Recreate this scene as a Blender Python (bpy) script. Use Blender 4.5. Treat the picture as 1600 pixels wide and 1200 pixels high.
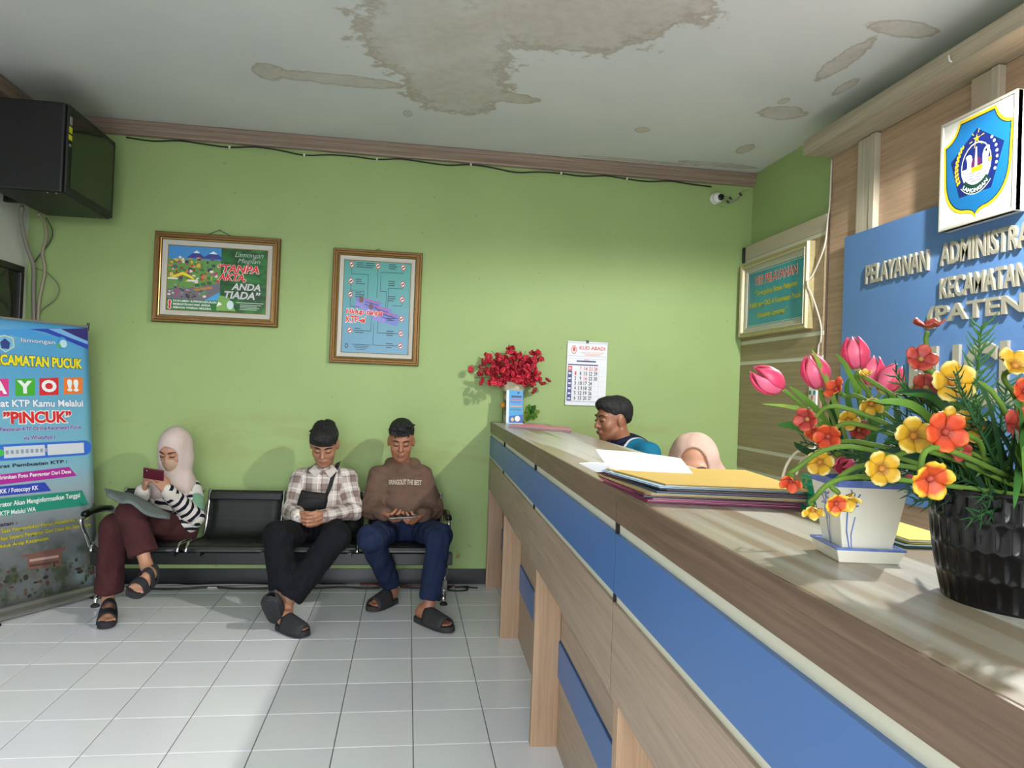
import bpy, bmesh, math, random
import numpy as np
from mathutils import Vector, Matrix, Euler

for _o in list(bpy.data.objects): bpy.data.objects.remove(_o)
SC = bpy.context.scene
COL = SC.collection
random.seed(7)

# ------------------------------------------------------------------ camera
CAM = np.array([-0.0714, -4.3006, 1.376]); FPX = 1119.06
def _basis(yaw, pitch, roll):
    cy, sy, cp, sp = math.cos(yaw), math.sin(yaw), math.cos(pitch), math.sin(pitch)
    fwd = np.array([sy*cp, cy*cp, sp]); right = np.array([cy, -sy, 0.0]); up = np.cross(right, fwd)
    cr, sr = math.cos(roll), math.sin(roll)
    return cr*right+sr*up, -sr*right+cr*up, fwd
RV, UV, FV = _basis(.1435, .0117, .037)
cam_d = bpy.data.cameras.new('camera'); cam_o = bpy.data.objects.new('camera', cam_d); COL.objects.link(cam_o)
cam_d.sensor_width = 36.0; cam_d.lens = FPX/1600*36.0; cam_d.clip_start = 0.02
cam_o.matrix_world = Matrix(((RV[0], UV[0], -FV[0], CAM[0]), (RV[1], UV[1], -FV[1], CAM[1]), (RV[2], UV[2], -FV[2], CAM[2]), (0, 0, 0, 1)))
SC.camera = cam_o
def ray(px, py): return FV + RV*(px-800)/FPX - UV*(py-600)/FPX
def at(px, py, ax, v):
    d = ray(px, py); i = 'xyz'.index(ax); return Vector(CAM + d*((v-CAM[i])/d[i]))
def PY(px, py, Y): return at(px, py, 'y', Y)

# ------------------------------------------------------------------ world, light, exposure
W = bpy.data.worlds.new('world'); SC.world = W; W.use_nodes = True
W.node_tree.nodes['Background'].inputs[0].default_value = (0.90, 0.95, 1.0, 1)
W.node_tree.nodes['Background'].inputs[1].default_value = 13.0
SC.view_settings.view_transform = 'Standard'; SC.view_settings.look = 'None'
SC.view_settings.exposure = 0.0; SC.view_settings.gamma = 1.0; SC.view_settings.use_curve_mapping = False
def area(name, loc, target, sx, sy, power, col):
    l = bpy.data.lights.new(name, 'AREA'); l.shape = 'RECTANGLE'; l.size = sx; l.size_y = sy; l.energy = power; l.color = col
    o = bpy.data.objects.new(name, l); COL.objects.link(o); o.location = loc
    o.rotation_euler = (Vector(target)-Vector(loc)).to_track_quat('-Z', 'Y').to_euler(); return o
# daylight enters by the wide front doorway behind the camera  (the portal guides the sky sampling)
for _n, _l, _t, _sx, _sy in (('doorway_portal', (-.2, -6.26, 1.35), (-.2, 0, 1.35), 2.8, 2.7),):
    area(_n, _l, _t, _sx, _sy, 1, (1, 1, 1)).data.cycles.is_portal = True

# ------------------------------------------------------------------ materials
def lin(c):
    return tuple(((v/255)/12.92 if v/255 <= .04045 else ((v/255+.055)/1.055)**2.4) for v in c[:3]) + (1.0,)
MATS = {}
def mat(name, col=(128, 128, 128), rough=.6, metal=0., var=0., vscale=8., bump=0., bscale=60., spec=.5, coat=0., trans=0., emit=None, stretch=(1, 1, 1), sss=0., sheen=0.):
    if name in MATS: return MATS[name]
    m = bpy.data.materials.new(name); m.use_nodes = True; nt = m.node_tree; b = nt.nodes['Principled BSDF']
    b.inputs['Base Color'].default_value = lin(col); b.inputs['Roughness'].default_value = rough; b.inputs['Metallic'].default_value = metal
    b.inputs['Specular IOR Level'].default_value = spec; b.inputs['Coat Weight'].default_value = coat; b.inputs['Transmission Weight'].default_value = trans
    if sheen: b.inputs['Sheen Weight'].default_value = sheen
    if sss:
        b.inputs['Subsurface Weight'].default_value = sss; b.inputs['Subsurface Radius'].default_value = (.012, .005, .003); b.inputs['Subsurface Scale'].default_value = 1
    if emit: b.inputs['Emission Color'].default_value = lin(emit[0]); b.inputs['Emission Strength'].default_value = emit[1]
    tc = None
    if var or bump:
        tc = nt.nodes.new('ShaderNodeTexCoord'); mp = nt.nodes.new('ShaderNodeMapping'); mp.inputs['Scale'].default_value = stretch
        nt.links.new(tc.outputs['Object'], mp.inputs[0])
    if var:
        n = nt.nodes.new('ShaderNodeTexNoise'); n.inputs['Scale'].default_value = vscale; n.inputs['Detail'].default_value = 4
        r = nt.nodes.new('ShaderNodeMapRange'); r.inputs[1].default_value = .3; r.inputs[2].default_value = .7; r.inputs[3].default_value = 1-var; r.inputs[4].default_value = 1+var
        x = nt.nodes.new('ShaderNodeVectorMath'); x.operation = 'SCALE'; x.inputs[0].default_value = lin(col)[:3]
        nt.links.new(mp.outputs[0], n.inputs['Vector']); nt.links.new(n.outputs[0], r.inputs[0]); nt.links.new(r.outputs[0], x.inputs['Scale']); nt.links.new(x.outputs[0], b.inputs['Base Color'])
    if bump:
        n = nt.nodes.new('ShaderNodeTexNoise'); n.inputs['Scale'].default_value = bscale; n.inputs['Detail'].default_value = 3
        u = nt.nodes.new('ShaderNodeBump'); u.inputs['Strength'].default_value = bump; u.inputs['Distance'].default_value = .01
        nt.links.new(mp.outputs[0], n.inputs['Vector']); nt.links.new(n.outputs[0], u.inputs['Height']); nt.links.new(u.outputs[0], b.inputs['Normal'])
    MATS[name] = m; return m

class NG:
    "tiny node-graph helper"
    def __init__(s, name, rough=.5, spec=.5):
        s.m = bpy.data.materials.new(name); s.m.use_nodes = True; s.t = s.m.node_tree; s.b = s.t.nodes['Principled BSDF']
        s.b.inputs['Roughness'].default_value = rough; s.b.inputs['Specular IOR Level'].default_value = spec; MATS[name] = s.m
    def n(s, typ, **kw):
        x = s.t.nodes.new('ShaderNode'+typ)
        for k, v in kw.items(): setattr(x, k, v)
        return x
    def set(s, sock, v):
        if hasattr(v, 'default_value') and hasattr(v, 'is_output'): s.t.links.new(v, sock)
        else: sock.default_value = v
    def math(s, op, a, b=0., c=0., clamp=False):
        x = s.n('Math', operation=op); x.use_clamp = clamp
        for i, v in enumerate((a, b, c)): s.set(x.inputs[i], v)
        return x.outputs[0]
    def vec(s, op, a, b=(0, 0, 0)):
        x = s.n('VectorMath', operation=op); s.set(x.inputs[0], a)
        if op == 'SCALE': s.set(x.inputs['Scale'], b)
        else: s.set(x.inputs[1], b)
        return x.outputs['Value'] if op in ('LENGTH', 'DOT_PRODUCT', 'DISTANCE') else x.outputs[0]
    def obj(s): return s.n('TexCoord').outputs['Object']
    def attr(s, name): return s.n('Attribute', attribute_name=name).outputs['Vector']
    def sep(s, v):
        x = s.n('SeparateXYZ'); s.set(x.inputs[0], v); return x.outputs
    def map(s, v, scale=(1, 1, 1), loc=(0, 0, 0)):
        x = s.n('Mapping'); s.set(x.inputs[0], v); x.inputs['Scale'].default_value = scale; x.inputs['Location'].default_value = loc; return x.outputs[0]
    def noise(s, v, scale=5., detail=4., rough=.5, dist=0.):
        x = s.n('TexNoise'); s.set(x.inputs['Vector'], v); x.inputs['Scale'].default_value = scale; x.inputs['Detail'].default_value = detail
        x.inputs['Roughness'].default_value = rough; x.inputs['Distortion'].default_value = dist; return x.outputs[0]
    def smooth(s, v, a, b, lo=0., hi=1.):
        x = s.n('MapRange', interpolation_type='SMOOTHSTEP'); s.set(x.inputs[0], v); x.inputs[1].default_value = a; x.inputs[2].default_value = b
        x.inputs[3].default_value = lo; x.inputs[4].default_value = hi; return x.outputs[0]
    def ramp(s, v, stops, interp='LINEAR'):
        x = s.n('ValToRGB'); s.set(x.inputs[0], v); e = x.color_ramp.elements; x.color_ramp.interpolation = interp
        while len(e) < len(stops): e.new(.5)
        for i, (p, c) in enumerate(stops): e[i].position = p; e[i].color = lin(c)
        return x.outputs[0]
    def mix(s, f, a, b, mode='MIX'):
        x = s.n('Mix', data_type='RGBA', blend_type=mode); s.set(x.inputs[0], f)
        for i, v in ((6, a), (7, b)): s.set(x.inputs[i], lin(v) if isinstance(v, tuple) else v)
        return x.outputs[2]
    def bump(s, h, strength=.3, dist=.005):
        x = s.n('Bump'); s.set(x.inputs['Height'], h); x.inputs['Strength'].default_value = strength; x.inputs['Distance'].default_value = dist
        s.t.links.new(x.outputs[0], s.b.inputs['Normal'])
    def done(s, col): s.set(s.b.inputs['Base Color'], col); return s.m

def wood(name, dark, light, axis, bands=0., rough=.42, fine=1., bandc=None, coat=0.):
    "streaky wood laminate, grain along the axis; bands > 0 adds broad plank-like stripes"
    g = NG(name, rough); g.b.inputs['Coat Weight'].default_value = coat
    p = g.obj(); hi, lo = 46., 1.3
    sc = [hi, hi, hi]; sc['xyz'.index(axis)] = lo
    f = g.noise(g.map(p, sc), 1.6*fine, 6, .62, .35)
    sc2 = [hi*5, hi*5, hi*5]; sc2['xyz'.index(axis)] = 4
    f2 = g.noise(g.map(p, sc2), 1.2, 3, .6)
    c = g.ramp(g.math('ADD', g.math('MULTIPLY', f, .75), g.math('MULTIPLY', f2, .25)), [(.32, dark), (.68, light)])
    if bands:
        sc3 = [bands*8]*3; sc3['xyz'.index(axis)] = .25
        fb = g.noise(g.map(p, sc3, (3.1, 1.7, 2.2)), 1., 2, .5)
        c = g.mix(g.smooth(fb, .485, .53), c, bandc or light); c = g.mix(g.math('MULTIPLY', g.smooth(g.noise(g.map(p, sc3, (9.1, 4.7, 7.2)), 1.7, 2, .5), .58, .62), .45), c, dark)
    g.bump(f2, .08, .002)
    return g.done(c)

# ------------------------------------------------------------------ objects
def tag(o, label=None, cat=None, group=None, kind=None):
    if label: o['label'] = label
    if cat: o['category'] = cat
    if group: o['group'] = group
    if kind: o['kind'] = kind
    return o
def empty(name, label, cat, loc=(0, 0, 0), rz=0., group=None):
    o = bpy.data.objects.new(name, None); o.empty_display_size = .05; COL.objects.link(o); o.location = loc; o.rotation_euler = (0, 0, rz)
    return tag(o, label, cat, group)
def link(name, me, mats, parent=None, smooth=False, loc=None):
    o = bpy.data.objects.new(name, me); COL.objects.link(o)
    if mats is not None:
        for m in (mats if isinstance(mats, (list, tuple)) else [mats]):
            if len(me.materials) < (len(mats) if isinstance(mats, (list, tuple)) else 1): me.materials.append(m)
    if parent: o.parent = parent
    if loc is not None: o.location = loc
    if smooth: me.polygons.foreach_set('use_smooth', [True]*len(me.polygons))
    return o
def share(src, parent, loc=None, rot=None, scale=None):
    o = src.copy(); COL.objects.link(o); o.parent = parent
    if loc is not None: o.location = loc
    if rot is not None: o.rotation_euler = rot
    if scale is not None: o.scale = scale
    return o

def frame_from(d, up=(0, 0, 1)):
    d = Vector(d).normalized(); up = Vector(up)
    if abs(d.dot(up)) > .98: up = Vector((1, 0, 0)) if abs(d.x) < .9 else Vector((0, 1, 0))
    x = up.cross(d).normalized(); y = d.cross(x); return x, y, d
class MB:
    def __init__(s): s.v = []; s.f = []; s.mi = []; s.cur = 0
    def add(s, vs, fs):
        k = len(s.v); s.v += [tuple(v) for v in vs]
        for f in fs: s.f.append([i+k for i in f]); s.mi.append(s.cur)
        return s
    def box(s, a, b, M=None):
        x0, y0, z0 = [min(a[i], b[i]) for i in range(3)]; x1, y1, z1 = [max(a[i], b[i]) for i in range(3)]
        vs = [Vector(p) for p in ((x0, y0, z0), (x1, y0, z0), (x1, y1, z0), (x0, y1, z0), (x0, y0, z1), (x1, y0, z1), (x1, y1, z1), (x0, y1, z1))]
        if M is not None: vs = [M @ v for v in vs]
        return s.add(vs, [(0, 3, 2, 1), (4, 5, 6, 7), (0, 1, 5, 4), (1, 2, 6, 5), (2, 3, 7, 6), (3, 0, 4, 7)])
    def prism(s, pts, d, M=None):
        "closed polygon pts (3D, planar) extruded by vector d"
        n = len(pts); d = Vector(d); a = [Vector(p) for p in pts]; b = [p+d for p in a]; vs = a+b
        if M is not None: vs = [M @ v for v in vs]
        return s.add(vs, [list(range(n))[::-1], list(range(n, 2*n))]+[(i, (i+1) % n, n+(i+1) % n, n+i) for i in range(n)])
    def tube(s, pts, r, n=8, caps=True, closed=False):
        pts = [Vector(p) for p in pts]; m = len(pts); rs = r if isinstance(r, (list, tuple)) else [r]*m; rings = []; px = None
        for i, p in enumerate(pts):
            if closed: d = pts[(i+1) % m]-pts[i-1]
            else: d = pts[min(i+1, m-1)]-pts[max(i-1, 0)]
            if d.length < 1e-9: d = Vector((0, 0, 1))
            d.normalize()
            if px is None: x, y, _ = frame_from(d)
            else:
                x = px-d*px.dot(d)
                if x.length < 1e-6: x, y, _ = frame_from(d)
                x.normalize(); y = d.cross(x)
            px = x
            rings.append([p+(x*math.cos(2*math.pi*k/n)+y*math.sin(2*math.pi*k/n))*rs[i] for k in range(n)])
        vs = [v for q in rings for v in q]; fs = []
        for i in range(m if closed else m-1):
            j = (i+1) % m
            fs += [(i*n+k, i*n+(k+1) % n, j*n+(k+1) % n, j*n+k) for k in range(n)]
        if caps and not closed: fs += [list(range(n))[::-1], [(m-1)*n+k for k in range(n)]]
        return s.add(vs, fs)
    def lathe(s, prof, n=24, c=(0, 0, 0), M=None, cap=True):
        "prof: list of (r, z)"
        vs = []; fs = []; m = len(prof)
        for r, z in prof:
            for k in range(n):
                a = 2*math.pi*k/n; v = Vector((r*math.cos(a), r*math.sin(a), z)); v = (M @ v) if M is not None else v+Vector(c); vs.append(v)
        for i in range(m-1): fs += [(i*n+k, i*n+(k+1) % n, (i+1)*n+(k+1) % n, (i+1)*n+k) for k in range(n)]
        if cap: fs += [list(range(n))[::-1], [(m-1)*n+k for k in range(n)]]
        return s.add(vs, fs)
    def ell(s, c, r, n=12, m=8, M=None):
        vs = []; fs = []; c = Vector(c)
        for i in range(m+1):
            t = math.pi*i/m
            for k in range(n):
                a = 2*math.pi*k/n; v = Vector((r[0]*math.sin(t)*math.cos(a), r[1]*math.sin(t)*math.sin(a), r[2]*math.cos(t)))
                vs.append((M @ v if M is not None else v)+c)
        for i in range(m): fs += [(i*n+k, (i+1)*n+k, (i+1)*n+(k+1) % n, i*n+(k+1) % n) for k in range(n)]
        return s.add(vs, fs)
    def grid(s, fn, nu, nv, th=0.):
        "surface fn(u,v)->point, u,v in 0..1; th > 0 gives it thickness along the normal"
        P = [[Vector(fn(i/nu, j/nv)) for i in range(nu+1)] for j in range(nv+1)]
        def idx(i, j): return j*(nu+1)+i
        vs = [p for row in P for p in row]; fs = [(idx(i, j), idx(i+1, j), idx(i+1, j+1), idx(i, j+1)) for j in range(nv) for i in range(nu)]
        if th:
            k = len(vs); back = []
            for j in range(nv+1):
                for i in range(nu+1):
                    a = P[j][min(i+1, nu)]-P[j][max(i-1, 0)]; b = P[min(j+1, nv)][i]-P[max(j-1, 0)][i]
                    nn = a.cross(b); nn = nn.normalized() if nn.length > 1e-12 else Vector((0, 0, 1)); back.append(P[j][i]-nn*th)
            vs += back; fs += [[q+k for q in f][::-1] for f in list(fs)]
            ring = [idx(i, 0) for i in range(nu+1)]+[idx(nu, j) for j in range(1, nv+1)]+[idx(i, nv) for i in range(nu-1, -1, -1)]+[idx(0, j) for j in range(nv-1, 0, -1)]
            for q in range(len(ring)): a, b = ring[q], ring[(q+1) % len(ring)]; fs.append((b, a, a+k, b+k))
        return s.add(vs, fs)
    def mesh(s, name):
        me = bpy.data.meshes.new(name); me.from_pydata(s.v, [], s.f)
        if any(s.mi): me.polygons.foreach_set('material_index', s.mi)
        me.update(); return me
    def build(s, name, mats, parent=None, smooth=False, bevel=0., seg=2, loc=None):
        o = link(name, s.mesh(name), mats, parent, smooth, loc)
        if bevel:
            b = o.modifiers.new('bevel', 'BEVEL'); b.width = bevel; b.segments = seg; b.limit_method = 'ANGLE'; b.angle_limit = .6
        return o
def bx(name, a, b, m, parent=None, bevel=0.): return MB().box(a, b).build(name, m, parent, bevel=bevel)
def spline(pts, n=6):
    P = [Vector(p) for p in pts]; P = [P[0]*2-P[1]]+P+[P[-1]*2-P[-2]]; out = []
    for i in range(1, len(P)-2):
        a, b, c, d = P[i-1:i+3]
        for k in range(n):
            t = k/n; out.append(.5*((2*b)+(c-a)*t+(2*a-5*b+4*c-d)*t*t+(3*b-a-3*c+d)*t**3))
    out.append(P[-2]); return out

# ------------------------------------------------------------------ flat print: lettering and artwork laid on a surface
_tc = {}
def text2d(s, bold=0., shear=0., spacing=1.):
    k = (s, bold, shear, spacing)
    if k in _tc: return _tc[k]
    c = bpy.data.curves.new('t', 'FONT'); c.body = s; c.size = 1; c.offset = bold; c.shear = shear; c.space_character = spacing; c.resolution_u = 3; c.fill_mode = 'FRONT'
    o = bpy.data.objects.new('t', c); me = bpy.data.meshes.new_from_object(o)
    n = len(me.vertices); a = np.empty(n*3); me.vertices.foreach_get('co', a); a = a.reshape(-1, 3)[:, :2]
    fs = [list(p.vertices) for p in me.polygons]
    bpy.data.objects.remove(o); bpy.data.curves.remove(c); bpy.data.meshes.remove(me)
    a = a-a.min(0); _tc[k] = (a, fs, a.max(0)); return _tc[k]
class Print:
    "surf(u, v, h): u, v in sheet units -> 3D; h lifts off the sheet"
    def __init__(s, surf, parent): s.surf = surf; s.parent = parent; s.art = {}; s.lay = 0
    def poly(s, pts, m, h=.0006):
        s.lay += 1; b = s.art.setdefault(m.name, (m, MB()))[1]; hh = h+s.lay*.000004
        b.add([s.surf(u, v, hh) for u, v in pts], [list(range(len(pts)))]); return s
    def rect(s, u0, v0, u1, v1, m, h=.0006): return s.poly([(u0, v0), (u1, v0), (u1, v1), (u0, v1)], m, h)
    def disc(s, u, v, r, m, h=.0006, n=16, ry=None):
        return s.poly([(u+r*math.cos(2*math.pi*k/n), v+(ry or r)*math.sin(2*math.pi*k/n)) for k in range(n)], m, h)
    def ring(s, u, v, r, w, m, h=.0008, n=20):
        s.lay += 1; b = s.art.setdefault(m.name, (m, MB()))[1]; hh = h+s.lay*.000004
        vs = [s.surf(u+q*math.cos(2*math.pi*k/n), v+q*math.sin(2*math.pi*k/n), hh) for q in (r-w, r) for k in range(n)]
        b.add(vs, [(k, (k+1) % n, n+(k+1) % n, n+k) for k in range(n)]); return s
    def line(s, pts, w, m, h=.0007):
        for a, b in zip(pts[:-1], pts[1:]):
            dx, dy = b[0]-a[0], b[1]-a[1]; L = math.hypot(dx, dy) or 1; nx, ny = -dy/L*w/2, dx/L*w/2
            s.poly([(a[0]+nx, a[1]+ny), (a[0]-nx, a[1]-ny), (b[0]-nx, b[1]-ny), (b[0]+nx, b[1]+ny)], m, h)
        return s
    def text(s, t, u0, v0, u1, v1, m, bold=0., shear=0., h=.0012, outline=None, ow=.03, name='lettering', tilt=0., extrude=0.):
        s.lay += 1; h = h+s.lay*.000004
        a, fs, mx = text2d(t, bold, shear); cu, cv = (u0+u1)/2, (v0+v1)/2
        def place(arr, mxx, grow, hh):
            q = arr/mxx; out = []
            for x, y in q:
                uu = (u0-grow)+(u1-u0+2*grow)*x; vv = (v0-grow)+(v1-v0+2*grow)*y
                vv += tilt*(uu-cu); out.append(s.surf(uu, vv, hh))
            return out
        if outline:
            b2 = bold+ow; aa, ff, mm = text2d(t, b2, shear); g = (v1-v0)/mx[1]*ow
            link('lettering_outline', MB().add(place(aa, mm, g, h-.0003), ff).mesh('lettering_outline'), outline, s.parent)
        b = MB(); v = place(a, mx, 0, h)
        b.add(v, fs)
        if extrude:
            v0_ = place(a, mx, 0, 0.0); k = len(v); from collections import Counter
            b.add(v0_, []); e = Counter()
            for f in fs:
                for i in range(len(f)): e[(f[i], f[(i+1) % len(f)])] += 1
            for (p, q), _ in e.items():
                if (q, p) not in e: b.f.append([q, p, p+k, q+k]); b.mi.append(0)
        link(name, b.mesh(name), m, s.parent); return s
    def flush(s, name='printed_artwork'):
        if not s.art: return
        ms = []; big = MB()
        for i, (m, b) in enumerate(s.art.values()): big.cur = i; big.add(b.v, b.f); ms.append(m)
        s.art = {}; return big.build(name, ms, s.parent)
def ink(r, g, b, rough=.45): return mat('ink_%d_%d_%d' % (r, g, b), (r, g, b), rough)
# ------------------------------------------------------------------ the room
XL, XR, YB, YF, ZC = -2.58, 2.46, 0.81, -6.2, 3.09
def struct(o, label=None): return tag(o, label, None, None, 'structure')

g = NG('green_paint', .55, .35); p = g.obj()
n1 = g.noise(p, 1.3, 3); n2 = g.noise(p, 14, 5); n3 = g.noise(g.map(p, (1, 1, 3.2)), 1.7, 5, .6)
c = g.mix(g.smooth(n1, .35, .7), (150, 174, 112), (156, 180, 118))
z = g.sep(p)[2]
band = g.math('MULTIPLY', g.smooth(z, .72, .95), g.smooth(z, 1.3, 1.05))
c = g.mix(g.math('MULTIPLY', g.math('MULTIPLY', band, g.smooth(n3, .48, .66)), .42), c, (146, 146, 84))
low = g.smooth(z, .62, .22)
c = g.mix(g.math('MULTIPLY', low, g.smooth(n2, .62, .72)), c, (140, 140, 92))
c = g.mix(g.math('MULTIPLY', g.smooth(g.noise(p, 26, 2), .70, .76), .45), c, (108, 118, 70))
g.bump(n2, .12, .004); M_GREEN = g.done(c)

g = NG('stained_ceiling_board', .8, .2); p = g.obj(); flat = g.vec('MULTIPLY', p, (1, 1, 0))
wob = g.noise(flat, 3.4, 7, .62); fine = g.noise(flat, 17, 5, .65)
dmin = None
for cx, cy, rx, ry in ((.02, -.80, .42, .55), (.55, -1.25, .62, .50), (.15, -.22, .33, .34), (-.55, -.20, .42, .075), (-.90, -.22, .09, .11), (.44, -.18, .17, .075), (-.14, .20, .028, .06),
                       (2.05, -.34, .14, .10), (1.98, -.50, .03, .05), (2.01, -1.02, .06, .24), (2.20, -.75, .04, .12), (1.55, .70, .45, .03), (2.10, .64, .32, .045), (2.13, .28, .05, .10), (1.35, .12, .05, .05), (2.1, -1.35, .18, .07)):
    d = g.vec('LENGTH', g.vec('DIVIDE', g.vec('SUBTRACT', flat, (cx, cy, 0)), (rx, ry, 1)))
    dmin = d if dmin is None else g.math('MINIMUM', dmin, d)
dd = g.math('ADD', dmin, g.math('ADD', g.math('MULTIPLY', g.math('SUBTRACT', wob, .5), 1.15), g.math('MULTIPLY', g.math('SUBTRACT', fine, .5), .7)))
msk = g.smooth(dd, 1.06, .93); rim = g.math('MULTIPLY', msk, g.smooth(dd, .72, .99))
c = g.mix(g.smooth(g.noise(flat, .9, 3), .3, .7), (204, 207, 205), (215, 217, 213))
st = g.mix(g.smooth(fine, .35, .68), (186, 177, 158), (168, 157, 136))
c = g.mix(g.math('MULTIPLY', g.math('MULTIPLY', msk, g.smooth(g.noise(flat, 2.3, 4), .25, .6, .45, 1.)), .6), c, st); c = g.mix(g.math('MULTIPLY', rim, .38), c, (132, 112, 84))
M_CEIL = g.done(c)

M_WHITEWALL = mat('whitewash', (214, 216, 208), .8, var=.05, vscale=5, bump=.15, bscale=40)
M_BLACKBASE = mat('black_skirting_tile', (16, 17, 22), .35, var=.2, vscale=12)
M_CORNICE = wood('cornice_laminate', (122, 104, 92), (160, 140, 124), 'x', fine=.8)
M_CORNICE_Y = wood('cornice_laminate_side', (122, 104, 92), (160, 140, 124), 'y', fine=.8)
M_GROUT = mat('grout', (84, 80, 78), .9)
g = NG('glazed_floor_tile', .16, .5); p = g.obj()
rnd = g.n('ObjectInfo').outputs['Random']
c = g.mix(g.noise(p, 4, 4), (233, 234, 238), (240, 240, 242)); c = g.mix(rnd, c, (228, 229, 235))
g.set(g.b.inputs['Roughness'], g.smooth(g.noise(p, 5, 3), .3, .75, .15, .22)); M_TILE = g.done(c)

# floor: tiles one by one where the photograph shows them, the rest joined
floor = struct(MB().box((XL-.1, YF-.1, -.12), (XR+.1, YB+.1, -.003)).build('floor', M_GROUT), 'white glazed square floor tiles with thin dark joints')
T = .3; gap = .0034
tile_cache = {}
def tile_box(x0, x1, y0, y1):
    cx, cy = (x0+x1)/2, (y0+y1)/2; k = (round(x1-x0, 4), round(y1-y0, 4))
    if k not in tile_cache:
        hx, hy = (x1-x0)/2, (y1-y0)/2; b = .0016
        m = MB(); lo = [(-hx, -hy, -.010), (hx, -hy, -.010), (hx, hy, -.010), (-hx, hy, -.010)]; mid = [(x, y, -b) for x, y, _ in lo]
        top = [(x-math.copysign(b, x), y-math.copysign(b, y), 0) for x, y, _ in lo]
        m.add(lo+mid+top, [(0, 3, 2, 1), (8, 9, 10, 11)]+[(a+i, a+(i+1) % 4, a+4+(i+1) % 4, a+4+i) for a in (0, 4) for i in range(4)])
        tile_cache[k] = m
    return cx, cy, tile_cache[k], k
rest = MB(); tmesh = {}
for i in range(-9, 9):
    for j in range(-21, 3):
        x0, x1, y0, y1 = max(i*T, XL)+gap/2, min((i+1)*T, XR)-gap/2, max(j*T, YF)+gap/2, min((j+1)*T, YB)-gap/2
        if x1-x0 < .01 or y1-y0 < .01: continue
        cx, cy, m, k = tile_box(x0, x1, y0, y1)
        if i <= 1 and j >= -7:
            if k not in tmesh: tmesh[k] = m.mesh('tile'); tmesh[k].materials.append(M_TILE)
            o = bpy.data.objects.new('tile', tmesh[k]); COL.objects.link(o); o.parent = floor; o.location = (cx, cy, 0)
        else: rest.add([(v[0]+cx, v[1]+cy, v[2]) for v in m.v], m.f)
tag(rest.build('tile_field', M_TILE, floor), kind='stuff')

struct(bx('wall_back', (XL-.12, YB, -.1), (XR+.12, YB+.12, ZC+.05), M_GREEN), 'green painted back wall with pictures and a calendar')
struct(bx('wall_right', (XR, YF, -.1), (XR+.12, YB, ZC+.05), M_GREEN), 'green painted side wall behind the wood panelling')
struct(bx('wall_left', (XL-.12, YF, -.1), (XL, YB, ZC+.05), M_WHITEWALL), 'whitewashed side wall beside the black cabinet')
w = MB()   # front wall with a wide doorway, behind the camera
for x0, x1, z0, z1 in ((XL-.12, -1.6, -.1, ZC+.05), (1.2, XR+.12, -.1, ZC+.05), (-1.6, 1.2, 2.7, ZC+.05)): w.box((x0, YF-.12, z0), (x1, YF, z1))
struct(w.build('wall_front', M_WHITEWALL), 'front wall with the wide doorway')
struct(bx('ceiling', (XL-.12, YF-.12, ZC), (XR+.12, YB+.12, ZC+.06), M_CEIL), 'pale ceiling with brown water stains')
struct(bx('ground_outside', (-30, -40, -.2), (30, YF-.1, -.1), mat('asphalt', (120, 116, 110), .9)), 'grey ground before the doorway')
def cornice(name, x0, x1):
    prof = [(0, 0), (-.055, 0), (-.062, -.008), (-.060, -.030), (-.052, -.034), (-.050, -.062), (-.030, -.078), (-.026, -.088), (-.006, -.092), (0, -.092)]
    return struct(MB().prism([(x0, YB+a, ZC+b) for a, b in prof], (x1-x0, 0, 0)).build(name, M_CORNICE), 'wood grain ceiling moulding along the back wall')
cornice('trim_1', XL, XR)
prof = [(0, 0), (.13, 0), (.14, -.02), (.11, -.04), (.10, -.07), (.05, -.09), (.02, -.11), (0, -.11)]
struct(MB().prism([(XL+a, YB-.062, ZC+b) for a, b in prof][::-1], (0, -3.0, 0)).build('trim_2', M_CORNICE_Y), 'wood grain ceiling moulding above the black cabinet')
struct(bx('baseboard_back', (XL, YB-.012, 0), (.62, YB, .108), M_BLACKBASE), 'black skirting at the foot of the green wall')
M_DARKFRAME = mat('dark_window_frame', (20, 18, 18), .35); M_DARKGLASS = mat('dark_glass', (8, 8, 11), .06, coat=.3)
wn = struct(MB().box((XL, -.25, 1.02), (XL+.03, .725, 1.06)).box((XL, -.25, 2.03), (XL+.03, .725, 2.07)).box((XL, .685, 1.06), (XL+.03, .725, 2.03)).box((XL, -.25, 1.06), (XL+.03, -.21, 2.03)).build('window_1', M_DARKFRAME, bevel=.004), 'black framed dark window beside the banner')
bx('pane', (XL, -.21, 1.06), (XL+.012, .685, 2.03), M_DARKGLASS, wn)

# wood panelling of the right wall
M_PANEL = wood('brown_panel_laminate', (154, 126, 102), (190, 162, 134), 'y', fine=.8)
M_PANEL_DK = wood('slat_panel_laminate', (126, 110, 84), (160, 141, 110), 'y', fine=.7)
M_PALE_V = wood('pale_batten_laminate', (158, 150, 130), (196, 188, 170), 'z', bands=.5, bandc=(176, 160, 138))
M_PALE_Y = wood('pale_batten_laminate_level', (150, 138, 116), (188, 178, 156), 'y', bands=.4)
M_CREAM = mat('cream_edge_strip', (206, 204, 184), .45)
pan = struct(MB().box((2.425, -.275, 0), (XR, -4.6, 2.87)).build('wall_panel_right', M_PANEL, bevel=.003), 'brown wood grain panelling behind the blue sign board')
for y in (-.575, -1.40, -2.25):
    MB().box((2.395, y-.115, 0), (2.425, y, 2.866)).build('batten', M_PALE_V, pan, bevel=.002)
    MB().box((2.390, y-.160, 0), (2.425, y-.117, 2.866)).build('batten_edge', M_PALE_V, pan, bevel=.002)
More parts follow.
